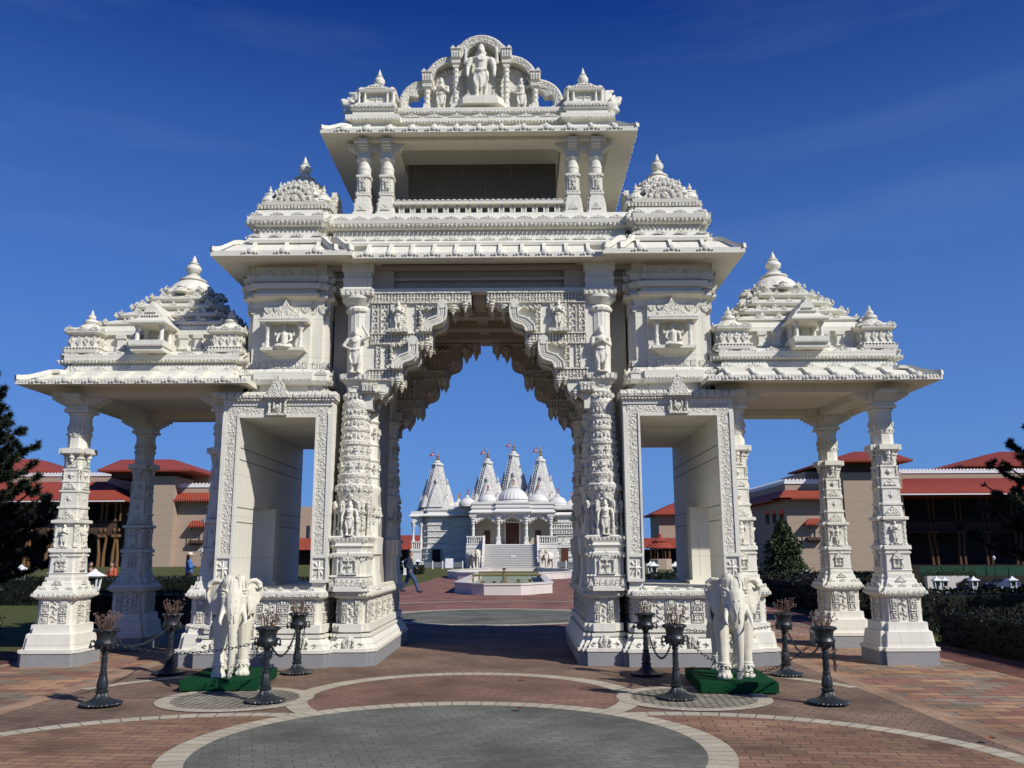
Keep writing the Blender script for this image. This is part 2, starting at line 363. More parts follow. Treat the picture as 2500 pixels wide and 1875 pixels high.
def fig_sit():
    b=MB()
    for s in (-1,1):
        b.cap((s*.08,0,.10),.085,(s*.26,-.12,.07),.06); b.cap((s*.26,-.12,.07),.058,(-s*.04,-.22,.05),.04); b.ball((-s*.08,-.24,.05),(.06,.035,.03))
        b.cap((s*.19,0,.50),.055,(s*.26,-.04,.30),.045); b.cap((s*.26,-.04,.30),.043,(s*.20,-.17,.20),.032); b.ball((s*.2,-.2,.2),(.03,.04,.03))
        b.cap((s*.18,.02,.52),.045,(s*.33,0,.46),.038); b.cap((s*.33,0,.46),.036,(s*.33,-.03,.62),.028); b.ball((s*.33,-.03,.68),(.06,.02,.06))
        b.ball((s*.085,0,.65),(.02,.02,.045))
    b.cap((0,0,.14),.13,(0,0,.46),.13); b.ball((0,0,.50),(.2,.09,.065)); b.cap((0,0,.54),.048,(0,0,.6),.045)
    b.ball((0,-.01,.66),(.075,.08,.095)); b.cap((0,0,.73),.075,(0,0,.80),.055); b.cap((0,0,.80),.05,(0,0,.88),.02)
    b.lathe(0,-.06,[(.24,-.1),(.36,-.04),(.37,.0),(.30,.03)],16)
    return organic(b,.018,2)
FIG=[fig_stand(0),fig_stand(1),fig_stand(2),fig_sit()]
for m_ in FIG: m_.materials.append(M['statue_marble'])
def statue(kind,loc,h,parent,rz=0,name='statue',mirror=False):
    o=link(name,FIG[kind],parent,loc); k=h/(.9 if kind==3 else 1.0)
    o.scale=(-k if mirror else k,k,k); o.rotation_euler=(0,0,rz); return o
def tinyfig(b,x,y,z,h,nx=0,ny=-1):
    """small relief figure"""
    def P(u,w): return (x+nx*u-ny*w*0+(-ny)*0, y+ny*u, z+w*h)
    tx,ty=-ny,nx
    b.ball((x+nx*.02,y+ny*.02,z+h*.84),(h*.10,h*.10,h*.12),6,4)
    b.ball((x+nx*.015,y+ny*.015,z+h*.57),(h*.16,h*.13,h*.2),6,4)
    b.ball((x,y,z+h*.22),(h*.13,h*.12,h*.26),6,4)
    for s in (-1,1):
        b.tube([(x+tx*s*h*.17,y+ty*s*h*.17,z+h*.66),(x+tx*s*h*.27+nx*.01,y+ty*s*h*.27+ny*.01,z+h*.48),(x+tx*s*h*.14+nx*.05*h*4,y+ty*s*h*.14+ny*.05*h*4,z+h*.5)],h*.055,4)
    b.ball((x,y,z+h*.97),(h*.06,h*.06,h*.08),6,4)
# ================================================================== gateway
GATE=thing('ceremonial_gateway','tall carved white marble gateway with cusped arch and two side pavilions','gateway',(0,0,0))
YC=2.15
def both(b): return (b,b.mirx())
def four(b): return (b,b.mirx(),b.miry(YC),b.mirx().miry(YC))
def panelrow(b,x0,x1,y,z0,z1,n,ny=-1,axis='x'):
    """carved dado: pot panels alternating with scroll strips"""
    w=(x1-x0)/n
    def bx(a0,a1,d,c0,c1):
        lo,hi=min(y,y+ny*d),max(y,y+ny*d)
        if ny<0: hi+=.004
        else: lo-=.004
        if axis=='x': b.box(a0,a1,lo,hi,c0,c1)
        else: b.box(lo,hi,a0,a1,c0,c1)
    H=z1-z0
    for k in range(n):
        a=x0+k*w+.008; e=x0+(k+1)*w-.008; c=(a+e)/2
        if k%2==0:
            bx(a,a+.01,.018,z0,z1); bx(e-.01,e,.018,z0,z1)
            bx(a+.02,e-.02,.022,z0+.02*H,z0+.10*H); bx(a+.035,e-.035,.03,z0+.12*H,z0+.30*H); bx(a+.02,e-.02,.026,z0+.33*H,z0+.38*H)
            bx(a+.012,e-.012,.034,z0+.42*H,z0+.50*H); bx(a+.03,a+.045,.03,z0+.53*H,z0+.66*H); bx(e-.045,e-.03,.03,z0+.53*H,z0+.66*H)
            bx(a+.03,e-.03,.03,z0+.66*H,z0+.70*H); bx(c-.02,c+.02,.024,z0+.54*H,z0+.62*H)
            bx(a+.018,e-.018,.02,z0+.73*H,z0+.78*H); bx(c-.035,c+.035,.03,z0+.80*H,z0+.97*H); bx(a+.02,a+.035,.022,z0+.8*H,z0+.97*H); bx(e-.035,e-.02,.022,z0+.8*H,z0+.97*H)
        else:
            N=18; pts=[]
            for i in range(N+1):
                t=i/N; u=c+sin(t*PI*4)*w*.17; pz=z0+.02+t*(H-.04)
                pts.append((u,y+ny*.008,pz) if axis=='x' else (y+ny*.008,u,pz))
            b.tube(pts,.011,5)
            for i in range(8):
                t=(i+.5)/8; u=c+sin(t*PI*4)*w*.17+(w*.16 if i%2 else -w*.16); p=(u,y+ny*.008,z0+.02+t*(H-.04))
                b.ball(p if axis=='x' else (p[1],p[0],p[2]),(.02,.016,.022) if axis=='x' else (.016,.02,.022),6,4)
# ---- plinths (pier part A, arch part B set 3 mm higher and further back)
def plinth(cx,hx,hy,g,zz=0,nd=1,ex=0):
    a=MB().stack(cx,YC,[(0,hx,hy),(.2,hx,hy)],nd,.06)
    m=MB(); L=[]
    for z,o in ((.2,.012),(.245,.012),(.25,-.015),(.30,-.03),(.36,-.075),(.40,-.10),(.405,-.075),(.445,-.075),(.45,-.15),(.47,-.15),(.475,-.10),(.585,-.10),(.59,-.165),(.945,-.165),(.95,-.14),(.975,-.09),(.985,-.085),(1.055,-.085),(1.085,-.12)):
        L.append((z+zz,hx+o,hy+o))
    m.stack(cx,YC,L,nd,.06)
    f=MB(); x0,x1=cx-hx,cx+hx; y0=YC-hy
    panelrow(f,x0+.24,x1-.24,y0+.165,.60,.935,max(3,int((x1-x0-.48)/.175)))
    panelrow(f,x0+.24,x1-.24,YC+hy-.165,.60,.935,max(3,int((x1-x0-.48)/.175)),1)
    for s,x in ((-1,x0+.165),(1,x1-.165)): panelrow(f,y0+.25,YC+hy-.25,x,.60,.935,11,s,'y')
    f.rrow(cx,YC,hx-.15,hy-.15,.99+zz,.085,SCA,.07,.05,.012+.064)
    f.rrow(cx,YC,hx-.2,hy-.2,1.07+zz,.22,PAL,.13,.06,.10)
    for k in range(3 if hx>.6 else 1):   # curled leaf brackets on the foot moulding
        n=3 if hx>.6 else 1
        px=cx+(k-(n-1)/2)*hx*.62
        for q in (-1,1):
            f.tube([(px+q*.03,y0+.075,.40),(px+q*.075,y0+.03,.34),(px+q*.07,y0+.0,.28),(px+q*.03,y0+.015,.27),(px+q*.035,y0+.02,.31)],[.028,.022,.018,.016,.012],6)
            f.tube([(px+q*.16,y0+.02,.27),(px+q*.20,y0+.02,.30),(px+q*.17,y0+.02,.33),(px+q*.14,y0+.03,.31)],.012,5)
        f.ball((px,y0+.045,.36),(.045,.035,.075),8,5); f.ball((px,y0+.03,.29),(.03,.03,.045),8,5)
    return a,m,f
ga,ma,fa=plinth(3.125,1.0,2.10,0); gb,mb_,fb=plinth(1.87,.385,1.95,0,.003,2)
for s in (0,1):
    for g,m,f in ((ga,ma,fa),(gb,mb_,fb)):
        q=[k if s==0 else k.mirx() for k in (g,m,f)]
        p=q[1].build('plinth','marble',GATE); q[0].build('granite_step','granite',p); q[2].build('plinth_carving','carved_fine',p)
# ---- pier: hollow lower storey with a window passage
def pier():
    b=MB()
    b.box(2.10,2.46,.86,4.2,1.09,3.66)
    b.box(3.63,3.90,.86,1.12,1.09,3.66); b.box(3.63,3.90,1.95,4.2,1.09,3.66); b.box(3.63,3.90,1.12,1.95,2.35,3.66); b.box(3.50,3.632,1.95,2.22,1.09,2.36); b.box(3.44,3.64,1.90,2.26,1.09,1.16)
    b.box(2.10,3.90,.86,4.2,3.66,4.12)
    b.box(2.30,2.46,.40,.86,3.66,4.10); 
    b.box(2.45,3.64,1.45,4.18,3.63,3.665)
    b.box(2.46,3.63,.9,4.19,1.075,1.10)
    # joints grooved on reveals as thin proud lines
    return b
def joints():
    b=MB()
    for z in (2.08,2.30,3.02,3.20):
        b.box(2.458,2.466,.30,4.15,z,z+.009)
        if z>2.36: b.box(3.624,3.634,.30,4.15,z,z+.009)
        else: b.box(3.624,3.634,.30,1.12,z,z+.009); b.box(3.624,3.634,2.23,4.15,z,z+.009)
    return b
for q,jn in zip(both(pier()),both(joints())): jn.build('joint_line','marble_shade_joint',q.build('pier_wall','marble',GATE))
def frame():
    b=MB(); y0=.20
    b.box(2.21,2.46,y0,.86,1.19,3.65); b.box(3.63,3.88,y0,.86,1.19,3.65); b.box(2.21,3.88,y0,.86,3.65,3.90)
    b.box(2.24,2.44,y0+.03,.86,1.075,1.19); b.box(3.65,3.85,y0+.03,.86,1.075,1.19)
    # raised borders around the scroll band
    for x0,x1 in ((2.21,2.275),(2.43,2.462),(3.628,3.66),(3.815,3.88)): b.box(x0,x1,y0-.028,y0+.002,1.60,3.70)
    b.box(2.21,3.88,y0-.029,y0+.002,3.832,3.90); b.box(2.43,3.66,y0-.0285,y0+.002,3.648,3.685)
    b.box(2.19,3.90,y0-.05,.86,3.90,3.925)
    for c in (2.335,3.755):
        b.box(c-.125,c+.125,y0-.029,y0+.002,1.19,1.235); b.box(c-.125,c+.125,y0-.029,y0+.002,1.545,1.60)
        for x in (-.125,.095): b.box(c+x,c+x+.03,y0-.028,y0+.002,1.235,1.545)
        for a in range(4):   # four-petal flower
            A=a*PI/2+PI/4*0
            b.add([(c,y0-.035,1.39),(c+cos(A+.5)*.05,y0-.004,1.39+sin(A+.5)*.07),(c+cos(A)*.085,y0-.02,1.39+sin(A)*.14),(c+cos(A-.5)*.05,y0-.004,1.39+sin(A-.5)*.07)],[(0,1,2),(0,2,3)])
            A+=PI/4; b.add([(c,y0-.02,1.39),(c+cos(A+.35)*.06,y0-.003,1.39+sin(A+.35)*.09),(c+cos(A)*.10,y0-.025,1.39+sin(A)*.14),(c+cos(A-.35)*.06,y0-.003,1.39+sin(A-.35)*.09)],[(0,1,2),(0,2,3)])
        b.ball((c,y0-.02,1.39),(.022,.02,.022),8,5)
    return b
def scroll(b,p0,p1,amp,per,y,r):
    """vine scroll from p0 to p1 in x,z"""
    L=math.hypot(p1[0]-p0[0],p1[1]-p0[1]); ux,uz=(p1[0]-p0[0])/L,(p1[1]-p0[1])/L; n=max(2,int(L/per))
    pts=[]
    for i in range(n*8+1):
        t=i/(n*8)*L; o=amp*sin(t/L*n*PI*2/2*1)
        pts.append((p0[0]+ux*t-uz*o,y,p0[1]+uz*t+ux*o))
    b.tube(pts,r,5,up=(0,1,0))
    for k in range(n):
        t=(k+.5)/n*L; sg=1 if k%2==0 else -1; o=-amp*.25*sg
        cx,cz=p0[0]+ux*t-uz*o,p0[1]+uz*t+ux*o
        sp=[]
        for i in range(11):
            a=i/10*PI*2.6*sg; q=amp*.78*(1-i/13)
            sp.append((cx+cos(a)*q,y,cz+sin(a)*q))
        b.tube(sp,r*.85,5,up=(0,1,0)); b.ball((cx,y-.004,cz),(r*1.5,r*1.2,r*1.5),6,4)
        for j in (-1,1):
            o2=amp*1.25*sg*-1; tt=t+j*per*.3
            b.ball((p0[0]+ux*tt-uz*o2*.95,y,p0[1]+uz*tt+ux*o2*.95),(r*1.6,r,r*1.6),6,4)
def scrollband():
    b=MB()
    for x in (2.352,3.738): scroll(b,(x,1.63),(x,3.70),.048,.105,.196,.0105)
    scroll(b,(2.31,3.758),(2.86,3.758),.048,.105,.196,.0105); scroll(b,(3.78,3.758),(3.24,3.758),.048,.105,.196,.0105)
    return b
def lintel():
    b=MB(); n=16
    # cushion roll with slanting leaf grooves
    for k in range(n):
        x0=2.16+(3.93-2.16)*k/n; x1=2.16+(3.93-2.16)*(k+1)/n
        prof=[(.30,3.925),(.13,3.925),(.105,3.945),(.10,3.985),(.125,4.02),(.17,4.045),(.30,4.05)]
        g=.014
        b.rings([[(x0+.002,y+(g if 0<i<6 else 0),z-(g if i>3 else 0)) for i,(y,z) in enumerate(prof)],[(x0+.012,y,z) for y,z in prof],[(x1-.012,y,z) for y,z in prof],[(x1-.002,y+(g if 0<i<6 else 0),z-(g if i>3 else 0)) for i,(y,z) in enumerate(prof)]])
    b.box(2.17,3.92,.30,.88,3.927,4.048)
    b.row((2.18,.135),(3.91,.135),3.926,.05,SCA,.04,.028,.01,False)
    # central bracket niche
    b.box(2.90,3.20,.10,.22,3.675,3.70); b.box(2.87,3.23,.06,.2,3.945,3.985)
    for x in (2.93,3.17):
        b.lathe(x,.135,[(.03,3.70),(.03,3.73),(.018,3.74),(.022,3.78),(.018,3.82),(.025,3.84),(.018,3.86),(.02,3.9),(.032,3.93),(.032,3.945)],8)
    b.box(2.975,3.125,.165,.21,3.70,3.945)
    b.ball((3.05,.15,3.80),(.05,.035,.05),10,6); b.tube([(3.0,.14,3.92),(3.0,.125,3.78),(3.05,.115,3.73),(3.10,.125,3.78),(3.10,.14,3.92)],.014,6)
    b.prism([(2.915,3.985),(3.185,3.985),(3.195,4.05),(3.15,4.10),(3.13,4.17),(3.085,4.22),(3.05,4.30),(3.015,4.22),(2.97,4.17),(2.95,4.10),(2.905,4.05)],.09,.19)
    return b
for s in (0,1):
    F=lambda b:b if s==0 else b.mirx()
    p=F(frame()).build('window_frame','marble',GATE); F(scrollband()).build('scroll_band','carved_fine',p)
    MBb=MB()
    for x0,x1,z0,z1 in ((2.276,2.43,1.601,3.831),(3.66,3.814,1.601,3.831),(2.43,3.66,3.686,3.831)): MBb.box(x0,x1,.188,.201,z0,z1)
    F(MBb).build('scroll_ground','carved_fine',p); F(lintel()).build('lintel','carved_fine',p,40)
# ---- pier upper storey
def pier_mid():
    b=MB(); cx,cy=3.04,YC
    b.stack(cx,cy,[(4.05,.66,1.68),(4.19,.66,1.68),(4.195,.74,1.77),(4.25,.765,1.80),(4.255,.735,1.76),(4.39,.735,1.76),(4.41,.70,1.73),(4.45,.685,1.72)],1,.07)
    b.stack(cx,cy,[(4.4,.645,1.66),(5.50,.645,1.66)],1,.09)
    for q in (0,1):   # middle bay steps forward, mouldings break round it
        hx,hy=((.40,.055),(-.09,.055))[q] if False else (.40,1.715)
    L=[(4.05,0),(4.192,0),(4.197,.09),(4.252,.12),(4.257,.085),(4.392,.085),(4.412,.04),(4.452,.02),(4.455,0),(5.47,0),(5.562,.012),(5.602,.13),(5.642,.15),(5.647,.10),(5.722,.10),(5.727,.16),(5.802,.18),(5.807,.05),(5.862,.05),(5.867,.085),(5.952,.095),(5.962,.06),(6.1,.06)]
    b.stack(cx,cy,[(z,.375+o,1.72+o) for z,o in L],0)
    b.stack(cx,cy,[(5.46,.66,1.68),(5.56,.67,1.69),(5.60,.735,1.77),(5.64,.735,1.77),(5.645,.70,1.73),(5.72,.70,1.73),(5.725,.745,1.785),(5.80,.755,1.80),(5.805,.70,1.73),(5.86,.70,1.73),(5.865,.73,1.77),(5.95,.74,1.78),(5.96,.70,1.74),(6.2,.70,1.74)],1,.09)
    return b
def pier_orn():
    b=MB(); cx,cy=3.04,YC
    b.row((cx-.46,cy-1.805),(cx+.46,cy-1.805),4.28,.055,TRI,.045,.05,.022,False); b.row((cx-.375,cy-1.72),(cx+.375,cy-1.72),5.47,.15,SCA,.14,.11,.018,False); b.row((cx-.375,cy-1.72),(cx+.375,cy-1.72),4.47,.11,SQ,.08,.10,.014); b.row((cx-.44,cy-1.80),(cx+.44,cy-1.80),5.95,.26,PAL,.2,.09,.02); b.row((cx-.42,cy-1.78),(cx+.42,cy-1.78),5.645,.045,SQ,.03,.07,.012)
    b.rrow(cx,cy,.735,1.76,4.27,.055,TRI,.045,.05,.022,False,False); b.rrow(cx,cy,.735,1.76,4.35,.30,PAL,.2,.09,.012,True,False)
    b.rrow(cx,cy,.645,1.66,5.47,.17,SCA,.155,.12,.018,False,False); b.rrow(cx,cy,.645,1.66,4.47,.12,SQ,.085,.10,.014,True,False)
    b.rrow(cx,cy,.70,1.73,5.80,.07,TRI,.06,.05,.04,False,False); b.rrow(cx,cy,.73,1.77,5.95,.28,PAL,.22,.10,.01,True,False)
    b.rrow(cx,cy,.66,1.68,4.08,.11,SCA,.10,.085,.02,True,False)
    b.rrow(cx,cy,.70,1.73,5.645,.045,SQ,.03,.07,.012,True,False)
    # crest over niche
    b.prism([(2.80,5.26),(3.28,5.26),(3.25,5.33),(3.18,5.36),(3.16,5.43),(3.09,5.46),(3.04,5.56),(2.99,5.46),(2.92,5.43),(2.90,5.36),(2.83,5.33)],.33,.5)
    return b
def niche():
    b=MB()
    b.box(2.70,3.38,.22,.5,4.715,4.76); b.rings([[(x,y,z) for x,y in ((3.04-h,.5),(3.04-h,.5-d),(3.04+h,.5-d),(3.04+h,.5))] for z,h,d in ((4.61,.05,.06),(4.64,.20,.10),(4.68,.25,.17),(4.715,.29,.24))])
    for x in (2.78,3.30):
        b.lathe(x,.30,[(.05,4.76),(.05,4.79),(.032,4.80),(.036,4.86),(.026,4.88),(.034,4.94),(.026,4.96),(.03,5.05),(.05,5.08),(.055,5.12),(.055,5.17)],10)
    b.box(2.66,3.42,.19,.5,5.165,5.20); b.rings([[(3.04-h,.5,z),(3.04-h,.5-d,z),(3.04+h,.5-d,z),(3.04+h,.5,z)] for z,h,d in ((5.20,.385,.315),(5.225,.385,.315),(5.265,.30,.2),(5.27,.26,.15))])
    b.row((2.68,.19),(3.40,.19),5.20,.1,PAL,.08,.05,.006)
    return b
for s in (0,1):
    F=lambda b:b if s==0 else b.mirx(); sx=1 if s==0 else -1
    p=F(pier_mid()).build('pier_storey','marble',GATE); F(pier_orn()).build('pier_carving','carved_fine',p)
    n=F(niche()).build('niche','marble',GATE); statue(3,(sx*3.04,.33,4.77),.40,n)
# ---- eaves
EP=[(0,0),(.10,.03),(.25,.16),(.45,.50),(.62,.80),(.80,.95),(1,1)]
def eave(b,x0,x1,y0,y1,ins,z0,z1,zt,soff,bin):
    def rc(i): return (x0+i,x1-i,y0+i,y1-i)
    def rg(i,z): a,c,d,e=rc(i); return [(a,d,z),(c,d,z),(c,e,z),(a,e,z)]
    b.rings([rg(bin,soff),rg(bin-.02,soff-.01),rg(.05,z0+.01),rg(.0,z0),rg(0,z1),rg(.025,z1+.002)]+[rg(.03+(ins-.03)*t,z1+(zt-z1)*h+.002) for t,h in EP])
def eave_ribs(b,p0,p1,nrm,ins,z1,zt,pitch,w=.028,disc=True,z0=0):
    L=math.hypot(p1[0]-p0[0],p1[1]-p0[1]); n=max(1,round(L/pitch)); nx,ny=nrm
    for k in range(n):
        t=(k+.5)/n; x=p0[0]+(p1[0]-p0[0])*t; y=p0[1]+(p1[1]-p0[1])*t
        pts=[(x-nx*(.0+ins*q),y-ny*(ins*q),z1+(zt-z1)*h+.02) for q,h in EP]
        b.ptube(pts,w,.022,(nx*.3,ny*.3,.95))
        if disc:
            c=(x+nx*.012,y+ny*.012,z1-.005); 
            tx,ty=-ny,nx
            for e,r in ((0,.055),(-.07,.028),(.07,.028),(-.115,.018),(.115,.018)):
                m=Matrix(((tx,nx,0),(ty,ny,0),(0,0,1))); b.ball((c[0]+tx*e,c[1]+ty*e,c[2]+(r-.05)),(r*.85,.010,r*.85),8,5,m)
def main_eave():
    b=MB()
    for s in (-1,1):
        xs=(1.93,4.11) if s>0 else (-4.11,-1.93)
        eave(b,xs[0],xs[1],-.15,4.45,.40,6.12,6.205,6.43,6.16,.38)
    eave(b,-1.98,1.98,-.03,4.3,.42,6.106,6.19,6.425,6.15,.42)
    return b
E0=main_eave().build('main_eave','marble',GATE)
def main_ribs():
    b=MB()
    eave_ribs(b,(-1.9,-.03),(1.9,-.03),(0,-1),.42,6.19,6.425,.36)
    for s in (-1,1):
        x0,x1=(2.25,3.75) if s>0 else (-3.75,-2.25)
        eave_ribs(b,(x0,-.15),(x1,-.15),(0,-1),.40,6.205,6.43,.46)
        eave_ribs(b,(s*4.11,.1),(s*4.11,4.2),(s,0),.40,6.205,6.43,.46)
        # swept hips and valleys at the breaks of the eave
        for cx,cy in ((s*4.11,-.15),(s*1.93,-.15)):
            dx=-s if abs(cx)>3 else s
            b.ptube([(cx+dx*.40*q,cy+.40*q,6.205+.225*h+.03) for q,h in EP],.04,.035,(0,0,1))
        for o in (.25,.5): b.ptube([(s*1.93+s*(.02+.0*o)+s*o*.0+s*(.36*q)+s*(o-.25)*.9,-.15+.36*q,6.205+.225*h+.05) for q,h in EP],.035,.045,(0,0,1))
    return b
main_ribs().build('eave_rib','marble',E0)
# ---- beam and core over the arch, soffit
def core():
    b=MB(); b.box(-2.36,2.36,.55,3.75,5.70,6.16); b.box(-2.36,2.36,.47,3.83,5.90,5.945); b.box(-2.36,2.36,.44,3.86,6.06,6.158)
    for s in (-1,1):
        x0,x1=(1.78,2.36) if s>0 else (-2.36,-1.78)
        b.box(x0,x1,.80,3.50,1.09,5.70)
        x0,x1=(1.36,1.72) if s>0 else (-1.72,-1.36)
        b.box(x0,x1,.45,.56,5.71,6.055)
    for y in (1.35,2.15,2.95): b.box(-1.79,1.79,y-.12,y+.12,5.50,5.71)
    for x in (-.9,0,.9): b.box(x-.1,x+.1,.6,3.7,5.58,5.705)
    return b
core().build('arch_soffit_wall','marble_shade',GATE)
# ---- attic tiers
def attic():
    b=MB()
    def tiers(cx,hx,cy,hy,dz,n):
        b.stack(cx,cy,[(6.15,hx-.05,hy-.05),(6.41+dz,hx-.05,hy-.05),(6.415+dz,hx+.01,hy+.01),(6.46+dz,hx+.02,hy+.02),(6.53+dz,hx-.02,hy-.02),(6.56+dz,hx-.03,hy-.03),(6.565+dz,hx-.10,hy-.10),(6.70+dz,hx-.10,hy-.10),(6.72+dz,hx-.04,hy-.04),(6.79+dz,hx-.01,hy-.01),(6.795+dz,hx+.0,hy+.0),(6.86+dz,hx+.01,hy+.01),(6.905+dz,hx-.03,hy-.03),(6.98+dz,hx-.05,hy-.05)],n,.09)
    for s in (-1,1): tiers(s*3.02,.66,YC,2.05,0,1)
    tiers(0,2.45,YC,1.86,.004,0)
    return b
A0=attic().build('attic','marble',GATE)
def attic_orn():
    b=MB()
    for s in (-1,1):
        c=s*3.02
        b.rrow(c,YC,.67,2.06,6.52,.33,PAL,.22,.06,.004); b.rrow(c,YC,.65,2.04,6.79,.07,TRI,.06,.06,.012,False); b.rrow(c,YC,.56,1.95,6.70,.07,TRI,.06,.06,.02,False); b.rrow(c,YC,.66,2.05,6.88,.33,PAL,.22,.055,.006)
    b.row((-2.35,.29),(2.35,.29),6.51,.30,PAL,.24,.055,.008); b.row((-2.35,.30),(2.35,.30),6.79,.07,TRI,.06,.06,.016,False); b.row((-2.35,.39),(2.35,.39),6.70,.07,TRI,.06,.06,.02,False)
    b.row((-2.35,.285),(2.35,.285),6.87,.30,PAL,.24,.05,.008)
    return b
attic_orn().build('attic_carving','carved_fine',A0)
# ---- kalash finials, bell roofs
def kalash(x,y,z,h,r):
    b=MB(); return b.lathe(x,y,[(r*.9,0),(r*.95,.04*h),(r*.55,.10*h),(r*.5,.14*h),(r*.8,.2*h),(r*1.0,.33*h),(r*.97,.42*h),(r*.72,.52*h),(r*.42,.57*h),(r*.62,.60*h),(r*.62,.63*h),(r*.36,.68*h),(r*.30,.80*h),(r*.14,.92*h),(.004,1.0*h)],20,z0=z)
def bell(b,x,y,z,r,h,fl=.06):
    """ribbed bell dome"""
    b.lathe(x,y,[(r*1.0,0),(r*1.06,.05*h),(r*1.0,.16*h),(r*.93,.25*h)],32,fl,16,z0=z)
    b.lathe(x,y,[(r*.95,.22*h),(r*.88,.36*h),(r*.74,.52*h),(r*.56,.66*h),(r*.46,.72*h)],32,fl,16,z0=z)
    b.lathe(x,y,[(r*.46,.70*h),(r*.58,.74*h),(r*.58,.79*h),(r*.44,.86*h),(r*.36,.92*h),(r*.26,1.0*h)],24,z0=z)
def turret(x,y):
    b=MB()
    b.sq(x,y,[(6.95,.56),(7.10,.56),(7.105,.52),(7.17,.52)],1,.1)
    b.sq(x,y,[(7.165,.60),(7.22,.615),(7.23,.57),(7.30,.55),(7.31,.48),(7.36,.47),(7.37,.50),(7.42,.49),(7.44,.40),(7.50,.38),(7.505,.41),(7.55,.40),(7.57,.30),(7.66,.28)],1,.09)
    bell(b,x,y,7.60,.30,.34)
    for sx in (-1,1):
        for sy in (-1,1):
            bell(b,x+sx*.44,y+sy*.44,7.26,.13,.17); b.join(kalash(x+sx*.44,y+sy*.44,7.42,.14,.035))
            bell(b,x+sx*.27,y+sy*.46,7.36,.10,.15); b.join(kalash(x+sx*.27,y+sy*.46,7.50,.12,.03))
    return b
def turret_orn(x,y):
    b=MB()
    fan=[]
    for i in range(13):
        a=PI*i/12; r=.34*(1+.10*cos(a*12)); fan.append((cos(a)*r*.98,sin(a)*r*.98))
    fan=[(.36,-.0)]+fan+[(-.36,-.0)]
    for k in range(4):
        A=k*PI/2; m=MB().prism([(u,w+7.23) for u,w in fan],-.60,-.52)
        for rr in (.24,.14):
            for i in range(9):
                a=PI*(i+.5)/9; m.ball((cos(a)*rr,-.60,7.25+sin(a)*rr*.98),(.035,.03,.035),6,4)
        m.ball((0,-.60,7.29),(.06,.04,.06),8,5)
        for q,(u,w) in enumerate(fan[2:-2:2]): pass
        m.v=[(x+px*cos(A)-py*sin(A),y+px*sin(A)+py*cos(A),pz) for px,py,pz in m.v]; b.join(m)
    b.rrow(x,y,.56,.56,7.04,.06,SQ,.035,.05,.02)
    b.rrow(x,y,.60,.60,7.10,.055,SQ,.035,.055,.008)
    for i in range(20):
        a=2*PI*i/20; b.ball((x+cos(a)*.33,y+sin(a)*.33,7.66),(.045,.045,.06),6,4)
    return b
for s in (-1,1):
    for y in (.98,3.32):
        p=turret(s*3.0,y).build('turret','marble',GATE); turret_orn(s*3.0,y).build('turret_carving','carved_fine',p); kalash(s*3.0,y,7.92,.36,.105).build('finial','marble',p)
# ---- upper gallery: floor, short pillars, balustrade, room
def upcol(x,y,inn=0):
    b=MB()
    b.sq(x,y,[(6.98,.165),(7.06,.16),(7.065,.15),(7.22,.145),(7.225,.135),(7.30,.13),(7.305,.115),(7.36,.115)],1,.025)
    b.sq(x,y,[(7.36,.125),(7.39,.125),(7.395,.11),(7.68,.105),(7.685,.125),(7.72,.125)],1,.02)
    b.lathe(x,y,[(.10,7.70),(.108,7.74),(.108,7.82),(.115,7.83),(.115,7.86),(.105,7.87),(.105,7.96),(.12,7.98),(.135,8.0),(.135,8.04),(.10,8.06)],16)
    b.sq(x,y,[(8.05,.11),(8.20,.105)])
    for dx,dy in ((1,0),(-1,0),(0,1),(0,-1)):
        w=.075
        for k in range(4):
            if dx==inn and dx and k>1: continue
            a0,a1=.10+k*.045,.10+(k+1)*.0445; zz=8.13+.03*k+(.0 if k<3 else .01)
            if dx: b.box(min(x+dx*a0,x+dx*a1),max(x+dx*a0,x+dx*a1),y-w,y+w,zz,8.29)
            else: b.box(x-w,x+w,min(y+dy*a0,y+dy*a1),max(y+dy*a0,y+dy*a1),zz,8.289)
    b.box(x-.12,x+.12,y-.12,y+.12,8.20,8.288)
    return b
def upcol_orn(x,y):
    b=MB()
    for yy,q in ((y-.11,-1),(y+.11,1)):
        for dx in (-.045,.0,.045): b.box(x+dx-.012,x+dx+.012,min(yy,yy+q*.02),max(yy,yy+q*.02),7.45,7.66)
        b.ball((x,yy+q*.015,7.60),(.05,.02,.03),8,5); b.ball((x+.02,yy+q*.015,7.52),(.03,.02,.05),8,5)
    b.rrow(x,y,.11,.11,7.37,.03,SQ,.02,.05,.012); b.rrow(x,y,.11,.11,7.67,.03,SQ,.02,.04,.012); b.rrow(x,y,.145,.145,7.09,.29,TRI,.16,.12,.02)
    return b
for s in (-1,1):
    for x in (1.53,1.91):
        for y in (.60,3.70):
            p=upcol(s*x,y,s if x<1.7 else -s).build('gallery_pillar','marble',GATE); upcol_orn(s*x,y).build('pillar_carving','carved_fine',p)
B0=MB(); B0.box(-1.37,1.37,.45,.62,6.975,7.035); B0.box(-1.37,1.37,.44,.63,7.185,7.245); B0.row((-1.36,.44),(1.36,.44),7.245,.09,SCA,.07,.02,.008)
B0=B0.build('balustrade','marble',GATE)
bal=MB(); bal.box(-.045,-.02,.49,.58,7.035,7.186); bal.box(.02,.045,.49,.58,7.035,7.186); bal.box(-.021,.021,.515,.56,7.035,7.186)
bal.ball((0,.51,7.14),(.018,.02,.03),6,4); bal.ball((0,.51,7.08),(.018,.02,.03),6,4)
bm0=None
for k in range(15):
    x=-1.36+2.72*(k+.5)/15
    if bm0 is None: bm0=bal.build('baluster','marble',B0,loc=(x,0,0))
    else: link('baluster',bm0.data,B0,(x,0,0))
